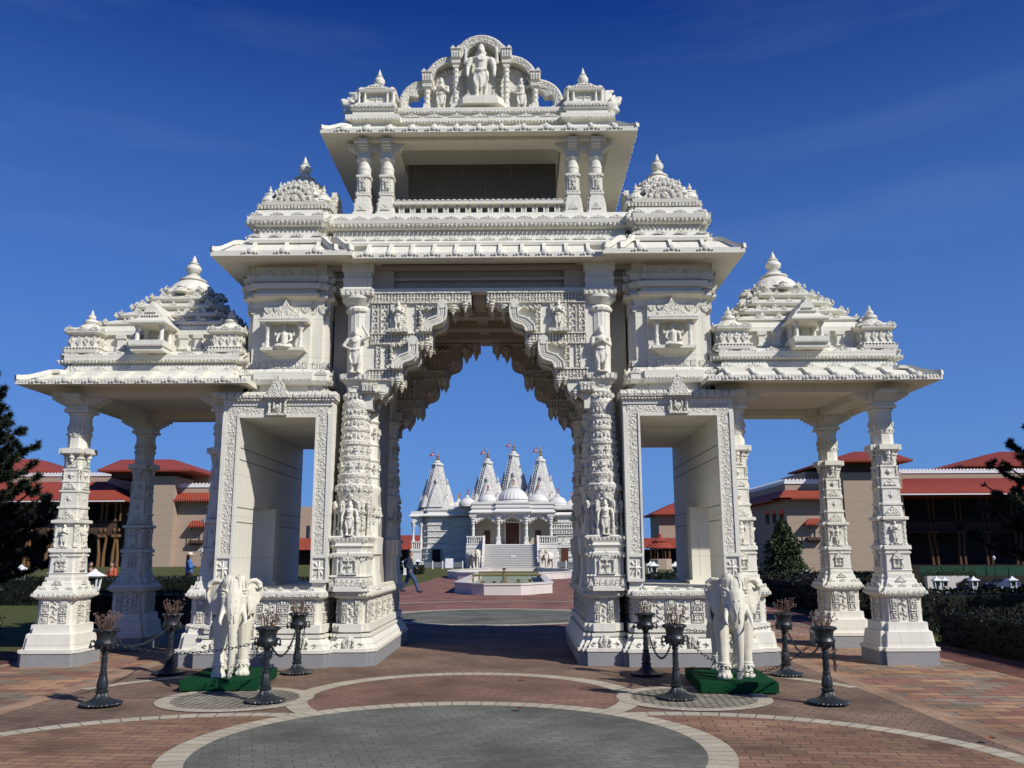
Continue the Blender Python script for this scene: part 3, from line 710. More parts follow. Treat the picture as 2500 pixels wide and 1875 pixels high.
G0=MB(); G0.box(-1.30,1.30,1.52,1.68,6.98,8.375)
G0.build('gallery_wall','marble_shade_joint',GATE)
G1=MB(); G1.box(-2.08,2.08,.42,.78,8.285,8.375); G1.box(-2.08,2.08,3.52,3.88,8.285,8.375)
for s in (-1,1): G1.box(min(s*1.36,s*2.08),max(s*1.36,s*2.08),.78,3.52,8.286,8.374)
G1.build('gallery_beam','marble',GATE)
U=MB(); eave(U,-2.58,2.58,.20,4.10,.42,8.325,8.40,8.60,8.37,.40); U=U.build('upper_eave','marble',GATE)
ur=MB(); eave_ribs(ur,(-2.4,.20),(2.4,.20),(0,-1),.42,8.40,8.60,.37,.02)
for s in (-1,1):
    eave_ribs(ur,(s*2.58,.4),(s*2.58,3.9),(s,0),.42,8.40,8.60,.40,.022); ur.ptube([(s*(2.58-.42*q),.20+.42*q,8.40+.2*h+.03) for q,h in EP],.04,.03,(0,0,1))
ur.build('eave_rib','marble',U)
def roofc():
    b=MB()
    def t(cx,hx,hy,dz,n): b.stack(cx,YC,[(8.55,hx-.06,hy-.06),(8.64+dz,hx-.06,hy-.06),(8.645+dz,hx-.10,hy-.10),(8.70+dz,hx-.09,hy-.09),(8.73+dz,hx-.03,hy-.03),(8.75+dz,hx,hy),(8.82+dz,hx,hy),(8.85+dz,hx-.05,hy-.05),(8.855+dz,hx-.1,hy-.1),(8.94+dz,hx-.1,hy-.1),(8.96+dz,hx-.06,hy-.06),(9.02+dz,hx-.06,hy-.06),(9.05+dz,hx-.11,hy-.11)],n,.06)
    for s in (-1,1): t(s*1.80,.45,1.62,0,0)
    t(0,1.5,1.5,.004,0); return b
RC=roofc().build('roof_cornice','marble',GATE)
ro=MB()
ro.row((-1.35,.65),(1.35,.65),8.82,.40,PAL,.3,.07,.01); ro.row((-1.35,.66),(1.35,.66),8.75,.055,TRI,.045,.045,.02,False); ro.row((-1.35,.72),(1.35,.72),8.96,.055,TRI,.045,.04,.02,False)
ro.row((-2.2,.62),(2.2,.62),8.61,.42,PAL,.3,.07,.012)
for s in (-1,1): ro.rrow(s*1.80,YC,.45,1.62,8.75,.055,TRI,.045,.045,.012,False); ro.rrow(s*1.80,YC,.38,1.55,8.98,.06,SQ,.04,.04,.03)
ro.build('cornice_carving','carved_fine',RC)
def roofpav(x,y,s):
    b=MB()
    b.sq(x,y,[(9.03,.36),(9.09,.36),(9.10,.33),(9.13,.33)],0); b.sq(x,y,[(9.12,.25),(9.40,.25)],0); b.sq(x,y,[(9.39,.33),(9.44,.345),(9.47,.32),(9.48,.26),(9.52,.25),(9.525,.20),(9.56,.19)],1,.05)
    for dx in (-.30,-.19,.19,.30):
        for q in (-1,1):
            b.lathe(x+dx,y+q*.29,[(.03,9.13),(.03,9.16),(.02,9.17),(.026,9.21),(.018,9.24),(.025,9.28),(.018,9.31),(.024,9.35),(.033,9.37),(.033,9.40)],8)
            b.lathe(x+q*.29,y+dx,[(.03,9.13),(.02,9.17),(.026,9.21),(.018,9.26),(.024,9.35),(.033,9.40)],8)
    for a in range(4):
        A=a*PI/2
        for q in (-1,1): b.add([(x,y+q*.27,9.265),(x+cos(A+.5)*.07,y+q*.25,9.265+sin(A+.5)*.07),(x+cos(A)*.13,y+q*.265,9.265+sin(A)*.12),(x+cos(A-.5)*.07,y+q*.25,9.265+sin(A-.5)*.07)],[(0,1,2),(0,2,3)])
    for q in (-1,1): b.prism([(x-.24,9.45),(x+.24,9.45),(x+.21,9.48),(x+.15,9.50),(x+.12,9.53),(x+.05,9.55),(x,9.58),(x-.05,9.55),(x-.12,9.53),(x-.15,9.50),(x-.21,9.48)],y+q*.31-.03,y+q*.31+.03); [b.ball((x-.15+.05*k,y+q*.34,9.47),(.02,.02,.02),6,4) for k in range(7)]; [b.ball((x-.08+.053*k,y+q*.34,9.52),(.022,.02,.02),6,4) for k in range(4)]
    bell(b,x,y,9.55,.18,.14)
    for sx in (-1,1):
        for sy in (-1,1): bell(b,x+sx*.26,y+sy*.26,9.45,.07,.09)
    return b
def squash(b):
    b.v=[(x,y,9.03+(z-9.03)*.78) for x,y,z in b.v]; return b
def makara(s,y):
    b=MB(); x=s*2.12
    b.cap((x,y,9.12),.10,(x+s*.14,y-.0,9.20),.10); b.cap((x+s*.14,y,9.20),.09,(x+s*.24,y,9.24),.06); b.cap((x+s*.24,y,9.24),.055,(x+s*.29,y,9.33),.035); b.ball((x+s*.2,y,9.10),(.08,.08,.06)); b.cap((x+s*.2,y,9.1),.055,(x+s*.12,y,9.02),.06)
    b.ball((x+s*.12,y-.08,9.27),.035); b.cap((x+s*.02,y,9.28),.07,(x+s*.04,y,9.42),.06); b.cap((x+s*.04,y,9.42),.06,(x+s*.16,y,9.46),.03)
    for k in range(4): b.cap((x+s*(.03+.05*k),y,9.38-.03*k),.05-.005*k,(x+s*(.07+.06*k),y,9.44-.03*k),.02)
    return organic(b,.016,2)
for s in (-1,1):
    for y in (1.0,3.3):
        p=squash(roofpav(s*1.77,y,s)).build('roof_pavilion','marble',GATE); kalash(s*1.77,y,9.55,.36,.095).build('finial','marble',p)
        me=makara(s,y); me.materials.append(M['statue_marble']); link('beast_head',me,p)
# ---- pediment with arched crest
def arcpts(cx,cz,r,a0,a1,n=14): return [(cx+cos(a0+(a1-a0)*i/n)*r,cz+sin(a0+(a1-a0)*i/n)*r) for i in range(n+1)]
def pediment():
    b=MB(); y0,y1=.98,1.30
    b.box(-1.36,1.36,y0-.08,y1+.15,9.03,9.13)
    b.prism([(-.5,9.13),(.5,9.13),(.5,10.20)]+arcpts(0,10.12,.42,0,PI)+[(-.5,10.20)],y1-.10,y1)
    for s in (-1,1):
        b.prism([(s*.5,9.13),(s*.95,9.13),(s*.95,9.80)]+[(s*x,z) for x,z in arcpts(.5,9.72,.46,.2,PI/2,8)],y1-.09,y1-.005)
    # base for the large figure
    b.hprism([(-.40,y0-.12),(-.30,y0-.24),(.30,y0-.24),(.40,y0-.12),(.40,y1),(-.40,y1)],9.13,9.24); b.hprism([(-.36,y0-.1),(-.27,y0-.2),(.27,y0-.2),(.36,y0-.1),(.36,y1),(-.36,y1)],9.24,9.29)
    return b
def arch_band(b,pts,w,y0,y1):
    """flat arch ring of width w outside pts"""
    n=len(pts); o=[]
    for i,(x,z) in enumerate(pts):
        a=pts[max(i-1,0)]; c=pts[min(i+1,n-1)]; tx,tz=c[0]-a[0],c[1]-a[1]; L=math.hypot(tx,tz)
        o.append((x+tz/L*w,z-tx/L*w))
    rs=[[(pts[i][0],y0,pts[i][1]),(pts[i][0]*.25+o[i][0]*.75,y0-.025,pts[i][1]*.25+o[i][1]*.75),(o[i][0],y0,o[i][1]),(o[i][0],y1,o[i][1]),(pts[i][0],y1,pts[i][1])] for i in range(n)]
    b.rings(rs)
def ped_arches():
    b=MB(); y0,y1=1.04,1.26
    arch_band(b,arcpts(0,10.12,.33,PI+.15,-.15,24)[::-1] if False else arcpts(0,10.12,.33,-.15,PI+.15,24),.14,y0,y1)
    arch_band(b,arcpts(0,10.12,.27,-.1,PI+.1,24),.035,y0-.03,y1)
    for s in (-1,1):
        c2=[(s*x,z) for x,z in arcpts(.50,9.70,.36,-.05,PI/2+.1,14)]; arch_band(b,c2 if s>0 else c2[::-1],.13,y0,y1)
        c3=[(s*x,z) for x,z in arcpts(.98,9.28,.30,-.65,PI/2+.15,16)]; arch_band(b,c3 if s>0 else c3[::-1],.15,y0,y1)
        c4=[(s*x,z) for x,z in arcpts(.98,9.42,.12,0,PI/2+.3,8)]; arch_band(b,c4 if s>0 else c4[::-1],.17,y0+.02,y1-.02)
        b.ball((s*1.30,1.10,9.17),(.13,.10,.09),10,6); b.ball((s*1.42,1.08,9.15),(.06,.06,.05),8,5)
    return b
def ped_pil(X,Z_):
    b=MB()
    def pil(x,zt):
        b.sq(x,1.05,[(9.10,.075),(9.18,.075),(9.19,.06),(9.26,.055)])
        z=9.26; k=0
        while z<zt-.32:
            b.lathe(x,1.05,[(.05,z),(.06,z+.015),(.06,z+.03),(.045,z+.04),(.045,z+.10)],10); z+=.10; k+=1
        b.sq(x,1.05,[(z-.01,.05),(zt-.26,.055),(zt-.25,.075),(zt-.20,.08),(zt-.19,.065),(zt-.16,.09),(zt-.03,.09),(zt-.02,.10),(zt,.10)])
        for j in range(4): b.box(x-.075+j*.045,x-.055+j*.045,.935,.965,zt-.155,zt-.035)
        b.row((x-.1,.95),(x+.1,.95),zt,.1,PAL,.09,.07,.02)
    pil(X,Z_)
    return b
def ped_relief():
    b=MB()
    for s in (-1,1):
        for k in range(4): tinyfig(b,s*.30,1.19,9.33+.16*k,.14); b.box(s*.30-.06,s*.30+.06,1.16,1.21,9.315+.16*k,9.33+.16*k)
        for i in range(7):
            a=i/6*PI/2; b.ball((s*(.5+cos(a)*.27),1.2,9.72+sin(a)*.27),(.05,.04,.05),6,4)
        tinyfig(b,s*.22,1.0,9.29,.22)
    for i in range(13):
        a=PI*i/12; b.ball((cos(a)*.22,1.19,10.10+sin(a)*.22),(.04,.035,.04),6,4)
    return b
PD=pediment().build('pediment','marble',GATE); ped_arches().build('crest_arch','carved_fine',PD,40); [ped_pil(s*q,z).build('crest_pillar','marble',PD) for s in (-1,1) for q,z in ((.44,10.27),(.94,9.83))]; ped_relief().build('crest_relief','carved_fine',PD)
statue(2,(0,.98,9.285),1.08,PD); statue(0,(-.70,1.08,9.13),.66,PD); statue(1,(.70,1.08,9.13),.64,PD)
# ---- arch columns
def archdrum(x,y):
    b=MB()
    b.lathe(x,y,[(.27,1.84),(.24,1.88),(.235,2.45),(.25,2.50),(.27,2.55),(.285,2.58),(.285,2.62),(.24,2.66)],20)
    b.lathe(x,y,[(.235,2.60),(.232,2.72),(.25,2.75),(.255,2.79),(.225,2.81),(.222,3.0),(.24,3.03),(.245,3.06),(.215,3.08),(.212,3.22),(.235,3.25),(.235,3.30),(.205,3.32),(.205,3.44),(.225,3.47),(.225,3.51),(.20,3.53),(.20,3.62),(.22,3.65),(.22,3.68),(.195,3.70),(.20,3.80),(.215,3.84),(.21,3.90),(.17,3.92)],24)
    return b
def archcol(x,y,sub=False):
    b=MB(); b.lathe(x,y,[(.12,1.7),(.12,4.1)],10)
    b.sq(x,y,[(1.06,.30),(1.12,.30),(1.13,.275),(1.26,.275),(1.27,.29),(1.29,.285),(1.30,.262),(1.56,.262),(1.57,.29),(1.61,.295),(1.63,.265),(1.68,.27),(1.72,.30),(1.76,.28),(1.80,.30),(1.85,.31),(1.87,.27)],2,.045)
    b.lathe(x,y,[(.18,3.88),(.19,3.93),(.165,3.97),(.15,4.03),(.17,4.07),(.13,4.11)],20)
    b.sq(x,y,[(4.08,.13),(4.2,.15),(4.22,.17)],1,.03)
    b.lathe(x,y,[(.16,4.15),(.165,5.34),(.20,5.36),(.21,5.40),(.19,5.43),(.17,5.45),(.19,5.5)],32,.05,16)
    b.sq(x,y,[(4.20,.18),(4.25,.20),(4.255,.235),(4.34,.235),(4.345,.20)],1,.04)
    b.lathe(x,y,[(.19,5.46),(.24,5.52),(.27,5.555),(.27,5.60),(.25,5.62)],24)
    b.sq(x,y,[(5.60,.255),(5.70,.265),(5.71,.235),(5.74,.22),(5.80,.22),(5.88,.235),(5.90,.215),(5.98,.215),(6.0,.245),(6.16,.25)],0)
    return b
def archcol_orn(x,y,q=-1):
    b=MB()
    def ring(z,r,n,h):
        for i in range(n):
            a=2*PI*i/n+.2; tinyfig(b,x+cos(a)*r,y+sin(a)*r,z,h,cos(a),sin(a))
    ring(2.82,.222,10,.165); ring(3.085,.213,12,.125); ring(2.62,.235,9,.11)
    for z,r in ((3.38,.207),(3.57,.203),(3.76,.20)):
        for i in range(22):
            a=2*PI*i/22; b.ball((x+cos(a)*r,y+sin(a)*r,z+(.012 if i%2 else -.012)),(.022,.022,.034),6,4)
    for i in range(18):
        a=2*PI*i/18; b.ball((x+cos(a)*.19,y+sin(a)*.19,4.0),(.022,.022,.05),6,4); b.ball((x+cos(a)*.275,y+sin(a)*.275,2.56),(.022,.022,.03),5,4)
    # figure storey: shrines round the drum
    for i in range(8):
        a=2*PI*i/8-PI/2; cx,cy=x+cos(a)*.25,y+sin(a)*.25
        if i%2==0:
            for sg in (-1,1):
                px,py=cx-sin(a)*sg*.115,cy+cos(a)*sg*.115
                b.lathe(px,py,[(.028,1.87),(.028,1.95),(.018,1.97),(.022,2.08),(.016,2.12),(.022,2.22),(.03,2.27),(.04,2.29),(.04,2.36),(.02,2.39)],7)
            pts=[(cx-sin(a)*u,cy+cos(a)*u,z) for u,z in arcpts(0,2.32,.10,0,PI,8)]; b.tube(pts,.02,5)
            b.ball((cx,cy,2.46),(.04,.04,.05),6,4)
        else:
            tinyfig(b,x+cos(a)*.24,y+sin(a)*.24,2.09,.24,cos(a),sin(a)); tinyfig(b,x+cos(a)*.24,y+sin(a)*.24,1.87,.20,cos(a),sin(a))
    # seated deity in the base
    for c,nx,ny in ((0,0,q),):
        b.prism([(x-.10,1.50),(x+.10,1.50),(x+.07,1.57),(x,1.64),(x-.07,1.57)],y+q*.30,y+q*.24)
        for sg in (-1,1): b.lathe(x+sg*.105,y+q*.275,[(.022,1.33),(.016,1.36),(.02,1.42),(.022,1.5)],7)
        tinyfig(b,x,y+q*.265,1.33,.19,0,q); b.box(x-.13,x+.13,min(y+q*.31,y+q*.25),max(y+q*.31,y+q*.25),1.30,1.325)
    b.rrow(x,y,.275,.275,1.13,.075,SCA,.065,.11,.012); b.rrow(x,y,.30,.30,1.84,.06,TRI,.05,.04,.01,False); b.rrow(x,y,.28,.28,1.575,.05,TRI,.04,.035,.015,False)
    for z0,z1,h in ((4.265,4.33,.235),(5.62,5.69,.26)):
        for u in range(7):
            t=(u-3)/3.3*h; b.box(x+t-.012,x+t+.012,y-h-.01,y-h+.01,z0,z1); b.box(x+t-.012,x+t+.012,y+h-.01,y+h+.01,z0,z1)
    return b
for s in (-1,1):
    for y,q in ((.50,-1),(3.80,1)):
        p=archcol(s*1.91,y).build('arch_column','marble',GATE); archdrum(s*1.91,y).join(archcol_orn(s*1.91,y,q)).build('column_drum','carved_fine',p)
        if q<0:
            statue(1 if s<0 else 0,(s*1.91,.30,4.345),.74,p); statue(2,(s*1.91,.235,1.87),.52,p)
        else: statue(0,(s*1.91,3.99,4.345),.70,p,PI)
    for y in (1.02,3.28):
        b=MB(); x=s*1.83
        b.sq(x,y,[(1.07,.27),(1.26,.25),(1.30,.235),(1.58,.235),(1.60,.265),(1.72,.265),(1.85,.275),(1.87,.24)],1,.05)
        b.lathe(x,y,[(.23,1.86),(.215,2.5),(.255,2.58),(.255,2.63),(.21,2.66),(.21,2.76),(.23,2.79),(.20,2.82),(.20,3.02),(.225,3.06),(.19,3.09),(.19,3.28),(.21,3.31),(.18,3.34),(.18,3.64),(.21,3.68),(.18,3.72),(.19,3.9),(.22,3.94),(.22,4.02),(.17,4.06),(.17,5.5)],20)
        p=b.build('arch_column','marble',GATE)
        o=MB()
        for i in range(9):
            a=2*PI*i/9; tinyfig(o,x+cos(a)*.205,y+sin(a)*.205,2.83,.17,cos(a),sin(a)); tinyfig(o,x+cos(a)*.22,y+sin(a)*.22,2.05,.30,cos(a),sin(a)); tinyfig(o,x+cos(a)*.195,y+sin(a)*.195,3.4,.18,cos(a),sin(a))
        o.build('column_relief','carved_fine',p)
# ---- cusped arch, front and back leaf
HALF=[(0,5.68),(.12,5.68),(.12,5.47),(.30,5.47),(.30,5.40),(.50,5.40),(.501,5.28),(.515,5.21),(.56,5.155),(.64,5.125),(.71,5.115),(.734,5.08),(.735,4.81),(.93,4.81),(.931,4.70),(.945,4.625),(.99,4.57),(1.07,4.54),(1.16,4.53),(1.194,4.49),(1.195,4.24),(1.38,4.24),(1.381,4.14),(1.41,4.06),(1.48,4.02),(1.58,4.0),(1.64,3.95),(1.641,3.80),(1.80,3.80)]
def pendant(b,x,y,z,r,h):
    b.lathe(x,y,[(r*.95,.02*1),(r*1.0,-.0),(r*.75,-.12*h),(r*.95,-.2*h),(r*.95,-.28*h),(r*.6,-.38*h),(r*.72,-.46*h),(r*.62,-.56*h),(r*.35,-.66*h),(r*.4,-.74*h),(r*.2,-.88*h),(.004,-h)][::-1],12,z0=z)
def arch_brackets(y,q,dz=0):
    """S shaped brackets: carved ribbons standing free of the panel behind"""
    b=MB()
    O1=[(.505,5.44),(.495,5.36),(.498,5.275),(.515,5.205),(.56,5.15),(.63,5.12),(.70,5.10),(.735,5.05),(.737,5.0)]
    for dx,dz2 in ((0,0),(.445,-.585)):
        o=[Vector((x+dx,0,z+dz2+dz)) for x,z in O1]; n=[]
        for i,v in enumerate(o):
            t=(o[min(i+1,len(o)-1)]-o[max(i-1,0)]).normalized(); nn=Vector((-t.z,0,t.x)); nn=nn if nn.x+nn.z>0 else -nn; n.append(v+nn*(.125 if i<7 else .15))
        for (a,c,e,f) in zip(o,o[1:],n,n[1:]):
            yy=sorted((y-.005*q,y+q*.15)); b.prism([(a.x,a.z),(c.x,c.z),(f.x,f.z),(e.x,e.z)],*yy)
        for L_ in (o,n): b.ptube([(v.x,y+q*.15,v.z) for v in L_],.013,.02,(0,1,0))
        for u in (.38,.62): b.ptube([(v.x*(1-u)+w.x*u,y+q*.15,v.z*(1-u)+w.z*u) for v,w in zip(o,n)],.008,.010,(0,1,0))
        v,w=o[0],n[0]; c=(v+w)/2; b.tube([(c.x,y,c.z+.01),(c.x,y+q*.17,c.z+.01)],.075,12)
    return b
def archleaf(y0,y1,dz=0,q=-1):
    """right half of an arch leaf; q: side that carries the ornament"""
    b=MB(); poly=[(x,z+dz) for x,z in HALF]+[(1.80,5.74),(0,5.74)]
    # split in convex-ish vertical slabs so that no face is a bad polygon
    xs=sorted({x for x,z in HALF})
    def low(x,side):
        best=None
        for (a,za),(c,zc) in zip(HALF,HALF[1:]):
            if min(a,c)-1e-6<=x<=max(a,c)+1e-6:
                if abs(c-a)<1e-6: continue
                if side>0 and abs(x-c)<1e-6: continue
                if side<0 and abs(x-a)<1e-6: continue
                t=(x-a)/(c-a); best=za+(zc-za)*t
        return best
    for a,c in zip(xs,xs[1:]):
        za,zc=low(a,1),low(c,-1)
        if za is None or zc is None: continue
        b.prism([(a,za+dz),(c,zc+dz),(c,5.74),(a,5.74)],y0,y1)
    return b
def arch_orn(y,q,dz=0):
    b=MB()
    def bx(x0,x1,d,z0,z1): b.box(x0,x1,min(y-.01*q,y+q*d),max(y-.01*q,y+q*d),z0+dz,z1+dz)
    def frieze(x0,x1,z0,z1):
        H=z1-z0; bx(x0,x1,.05,z0,z0+.12*H); bx(x0,x1,.05,z1-.12*H,z1); bx(x0,x1,.035,z0+.46*H,z0+.54*H)
        n=max(2,int((x1-x0)/.05))
        for k in range(n):
            xa=x0+(k+.5)*(x1-x0)/n; bx(xa-.012,xa+.012,.034,z0+.1*H,z1-.1*H)
            b.ball((xa+.024,y+q*.012,z0+dz+.75*H),(.014,.016,.03),5,4); b.ball((xa+.024,y+q*.012,z0+dz+.28*H),(.014,.016,.03),5,4)
    frieze(.13,1.70,5.485,5.67); frieze(.735,1.69,4.82,5.005); frieze(1.20,1.72,4.25,4.435)
    # hanging drops
    for x,z,r,h in ((.21,5.47,.058,.17),(.40,5.40,.062,.15),(.80,4.81,.06,.14),(.88,4.81,.05,.12),(1.25,4.24,.06,.14),(1.34,4.24,.05,.12),(1.50,4.03,.065,.13),(.62,5.14,.035,.07),(1.06,4.545,.035,.07)):
        pendant(b,x,y+q*.02,z+dz+.03,r,h)
    for dx,dz2 in ((0,0),(.445,-.585)):
        for k in range(8): b.ball((.715+.03*k+dx,y+q*.05,5.405-.016*(k%3)+dz2+dz),(.022,.055,.03),7,5)
        for k in range(6): b.ball((.905+dx+.012*(k%2),y+q*.045,5.37-.042*k+dz2+dz),(.026,.05,.024),7,5)
    # upright carved strips
    for x0,x1,z0,z1 in ((.88,.98,5.02,5.47),(1.42,1.54,5.02,5.47),(1.58,1.68,5.02,5.47),(1.33,1.43,4.45,4.80),(1.52,1.60,4.45,4.80)):
        bx(x0,x0+.014,.03,z0,z1); bx(x1-.014,x1,.03,z0,z1)
        n=int((z1-z0)/.055)
        for k in range(n):
            zz=z0+(k+.5)*(z1-z0)/n; b.ball(((x0+x1)/2+(.018 if k%2 else -.018),y+q*.012,zz+dz),(.026,.022,.022),6,4)
    # slab with figure
    bx(1.13,1.385,.06,5.04,5.46); bx(1.10,1.40,.16,5.0,5.05)
    # lower joint to the column
    bx(1.56,1.80,.10,4.05,4.20)
    for k in range(4): bx(1.58+.055*k,1.62+.055*k,.125,4.07,4.18)
    return b
for y0,y1,q,oy,main in ((.38,.58,-1,.38,1),(.84,1.04,-1,.84,0),(3.26,3.46,1,3.46,0),(3.72,3.92,1,3.92,1)):
    a=archleaf(y0,y1); w=MB().join(a).join(a.mirx())
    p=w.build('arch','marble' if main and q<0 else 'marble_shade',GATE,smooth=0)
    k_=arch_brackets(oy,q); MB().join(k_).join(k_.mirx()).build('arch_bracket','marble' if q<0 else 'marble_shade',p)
    o=arch_orn(oy,q)
    if 3.2<y0<3.3: o.join(arch_orn(y0,-1))
    MB().join(o).join(o.mirx()).build('arch_carving','carved_fine',p)
    if main:
        for s in (-1,1): statue(0,(s*1.255,oy+q*.09,5.045),.46,p,0 if q<0 else PI)
    if not main or True:
        # soffit ribs joining the leaves
        pass
sf=MB()
for (a,za),(c,zc) in zip(HALF,HALF[1:]):
    pass
for y0,y1 in ((.57,.85),(3.45,3.73)):
    for (x,z) in ((.21,5.50),(.40,5.44),(.84,4.86),(1.29,4.29),(1.55,4.08)):
        for s in (-1,1): sf.box(s*x-.07,s*x+.07,y0,y1,z,z+.16)
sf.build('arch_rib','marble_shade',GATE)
# ---- side pavilions
def pavcol(x,y):
    b=MB()
    b.sq(x,y,[(.195,.442),(.245,.442),(.25,.41),(.26,.40),(.46,.375),(.475,.345),(.485,.34),(.59,.335),(.60,.30)],1,.07)
    b.sq(x,y,[(.595,.285),(.95,.275),(.955,.30),(.975,.325),(.985,.345),(1.06,.345),(1.09,.33),(1.11,.285),(1.13,.285),(1.16,.265),(1.20,.26),(1.22,.24),(1.28,.24),(1.285,.225)],1,.06)
    b.sq(x,y,[(1.28,.215),(1.33,.215),(1.335,.228),(1.345,.215),(1.58,.205),(1.585,.225),(1.61,.225),(1.615,.205),(1.64,.205),(1.645,.235),(1.70,.23),(1.71,.195)],1,.045)
    b.sq(x,y,[(1.70,.185),(2.06,.18),(2.065,.20),(2.085,.235),(2.125,.235),(2.14,.18)],1,.06)
    b.sq(x,y,[(2.13,.17),(2.30,.165),(2.305,.18),(2.335,.18),(2.34,.162),(2.55,.158),(2.555,.172),(2.585,.172),(2.59,.158),(2.70,.155),(2.705,.165),(2.725,.165),(2.73,.148),(2.88,.145),(2.885,.158),(2.91,.158),(2.915,.14),(3.06,.138),(3.065,.155),(3.09,.155),(3.10,.13),(3.14,.15)],1,.035)
    # bracket ring
    b.stack(x,y,[(3.135,.22,.13),(3.145,.235,.14),(3.225,.235,.14),(3.23,.20,.12)]); b.stack(x,y,[(3.136,.13,.22),(3.146,.139,.236),(3.224,.139,.236),(3.229,.12,.2)])
    for dx,dy in ((1,0),(-1,0),(0,1),(0,-1)):
        b.lathe(x+dx*.175,y+dy*.175,[(.01,3.0),(.03,3.03),(.022,3.05),(.045,3.08),(.04,3.10),(.055,3.14)],8)
    b.lathe(x,y,[(.165,3.22),(.165,3.40),(.155,3.41)],8,rot=PI/8)
    b.lathe(x,y,[(.165,3.40),(.172,3.42),(.172,3.62),(.165,3.63),(.165,3.74),(.18,3.75),(.19,3.78),(.165,3.80)],20)
    b.sq(x,y,[(3.79,.185),(3.83,.195),(3.84,.175),(3.90,.17),(3.92,.19),(4.05,.20)],0)
    for dx,dy in ((1,0),(-1,0),(0,1),(0,-1)):
        w=.13
        for a0,a1,zz in ((.15,.24,3.90),(.24,.30,3.93),(.30,.36,3.96),(.36,.42,3.995)):
            a0+=.001
            if dx: b.box(min(x+dx*a0,x+dx*a1),max(x+dx*a0,x+dx*a1),y-w,y+w,zz,4.05)
            else: b.box(x-w+.001,x+w-.001,min(y+dy*a0,y+dy*a1),max(y+dy*a0,y+dy*a1),zz,4.049)
    return b
def pavcol_orn(x,y):
    b=MB()
    for q in (-1,1):
        panelrow(b,x-.20,x+.20,y+q*.28,.61,.94,3,q); panelrow(b,y-.20,y+.20,x+q*.28,.61,.94,3,q,'y')
    b.rrow(x,y,.345,.345,1.0,.075,SCA,.06,.045,.01); b.rrow(x,y,.30,.30,1.10,.2,PAL,.11,.05,.02); b.rrow(x,y,.25,.25,1.17,.5,PAL,.16,.08,.03)
    for k in range(4):
        m=MB(); 
        # little shrine
        m.box(-.075,.075,-.245,-.19,1.375,1.395); m.box(-.08,.08,-.245,-.19,1.50,1.52); m.prism([(-.08,1.52),(.08,1.52),(.05,1.57),(0,1.63),(-.05,1.57)],-.24,-.19)
        for sx in (-.062,.062): m.box(sx-.012,sx+.012,-.235,-.20,1.395,1.50)
        tinyfig(m,0,-.215,1.395,.11)
        # big niche figure with side posts
        for sx in (-.145,.145):
            m.lathe(sx,-.165,[(.03,1.72),(.03,1.77),(.02,1.79),(.028,1.84),(.02,1.87),(.028,1.92),(.02,1.95),(.03,2.0),(.035,2.06)],8)
        m.box(-.09,.09,-.235,-.17,1.705,1.73)
        # pediment band and lozenge bands above
        m.prism([(-.12,2.145),(.12,2.145),(.10,2.19),(.05,2.24),(0,2.29),(-.05,2.24),(-.10,2.19)],-.195,-.16)
        for u in range(5): m.ball((-.09+.045*u,-.18,2.17),(.016,.025,.016),5,4)
        for zc,h,w in ((2.45,.08,.06),(2.81,.055,.05)):
            m.add([(0,-.185,zc),(w,-.155,zc),(0,-.155,zc+h),(-w,-.155,zc),(0,-.155,zc-h)],[(0,1,2),(0,2,3),(0,3,4),(0,4,1)])
            for sx in (-1,1): m.lathe(sx*.115,-.145,[(.018,zc-.085),(.012,zc-.04),(.018,zc),(.012,zc+.04),(.02,zc+.085)],7)
        m.prism([(-.10,2.60),(.10,2.60),(.06,2.65),(0,2.70),(-.06,2.65)],-.18,-.15)
        m.box(-.09,.09,-.158,-.13,2.93,2.96); m.box(-.09,-.065,-.157,-.13,2.96,3.05); m.box(.065,.09,-.157,-.13,2.96,3.05); m.box(-.03,.03,-.157,-.13,2.96,3.02)
        A=k*PI/2; m.v=[(x+px*cos(A)-py*sin(A),y+px*sin(A)+py*cos(A),pz) for px,py,pz in m.v]; b.join(m)
    for u in range(-3,4):
        for q in (-1,1):
            b.box(x+u*.06-.016,x+u*.06+.016,y+q*.136 if q>0 else y-.150,y+.150 if q>0 else y-.136,3.16,3.21); b.box(x+q*.136 if q>0 else x-.150,x+.150 if q>0 else x-.136,y+u*.06-.016,y+u*.06+.016,3.161,3.209)
    for i in range(16):
        a=2*PI*i/16; b.ball((x+cos(a)*.172,y+sin(a)*.172,3.55),(.02,.02,.05),6,4); b.ball((x+cos(a)*.172,y+sin(a)*.172,3.45),(.022,.022,.022),5,4)
    return b
PX=5.12
base=None
for s in (-1,1):
    for dx in (-1.15,1.15):
        for y in (.62,3.07):
            cx=s*PX+dx; outer=(dx*s>0)
            if base is None:
                base=pavcol(0,0).build('pavilion_column','marble',GATE,loc=(cx,y,0)); st_=MB().sq(0,0,[(0,.43),(.2,.43)],1,.07).build('granite_step','granite',base); oc=pavcol_orn(0,0).build('column_carving','carved_fine',base)
                c=base
            else:
                c=link('pavilion_column',base.data,GATE,(cx,y,0)); link('granite_step',st_.data,c); link('column_carving',oc.data,c)
            statue([0,1,2][int(abs(cx*7+y*3))%3],(0,-.20,1.73),.345,c)
            statue([1,0][int(abs(cx))%2],(.20,0,1.73),.345,c,PI/2); statue([1,0][int(abs(cx)+1)%2],(-.20,0,1.73),.345,c,-PI/2)
def pavbeam(px):
    b=MB(); x0,x1=px-1.15,px+1.15
    for y in (.62,3.07): b.box(x0-.42,x1+.42,y-.17,y+.17,4.045,4.19)
    for x in (x0,x1): b.box(x-.17,x+.17,.80,2.90,4.046,4.188)
    b.box(x0-.1,x1+.1,.5,3.2,4.175,4.2)
    return b
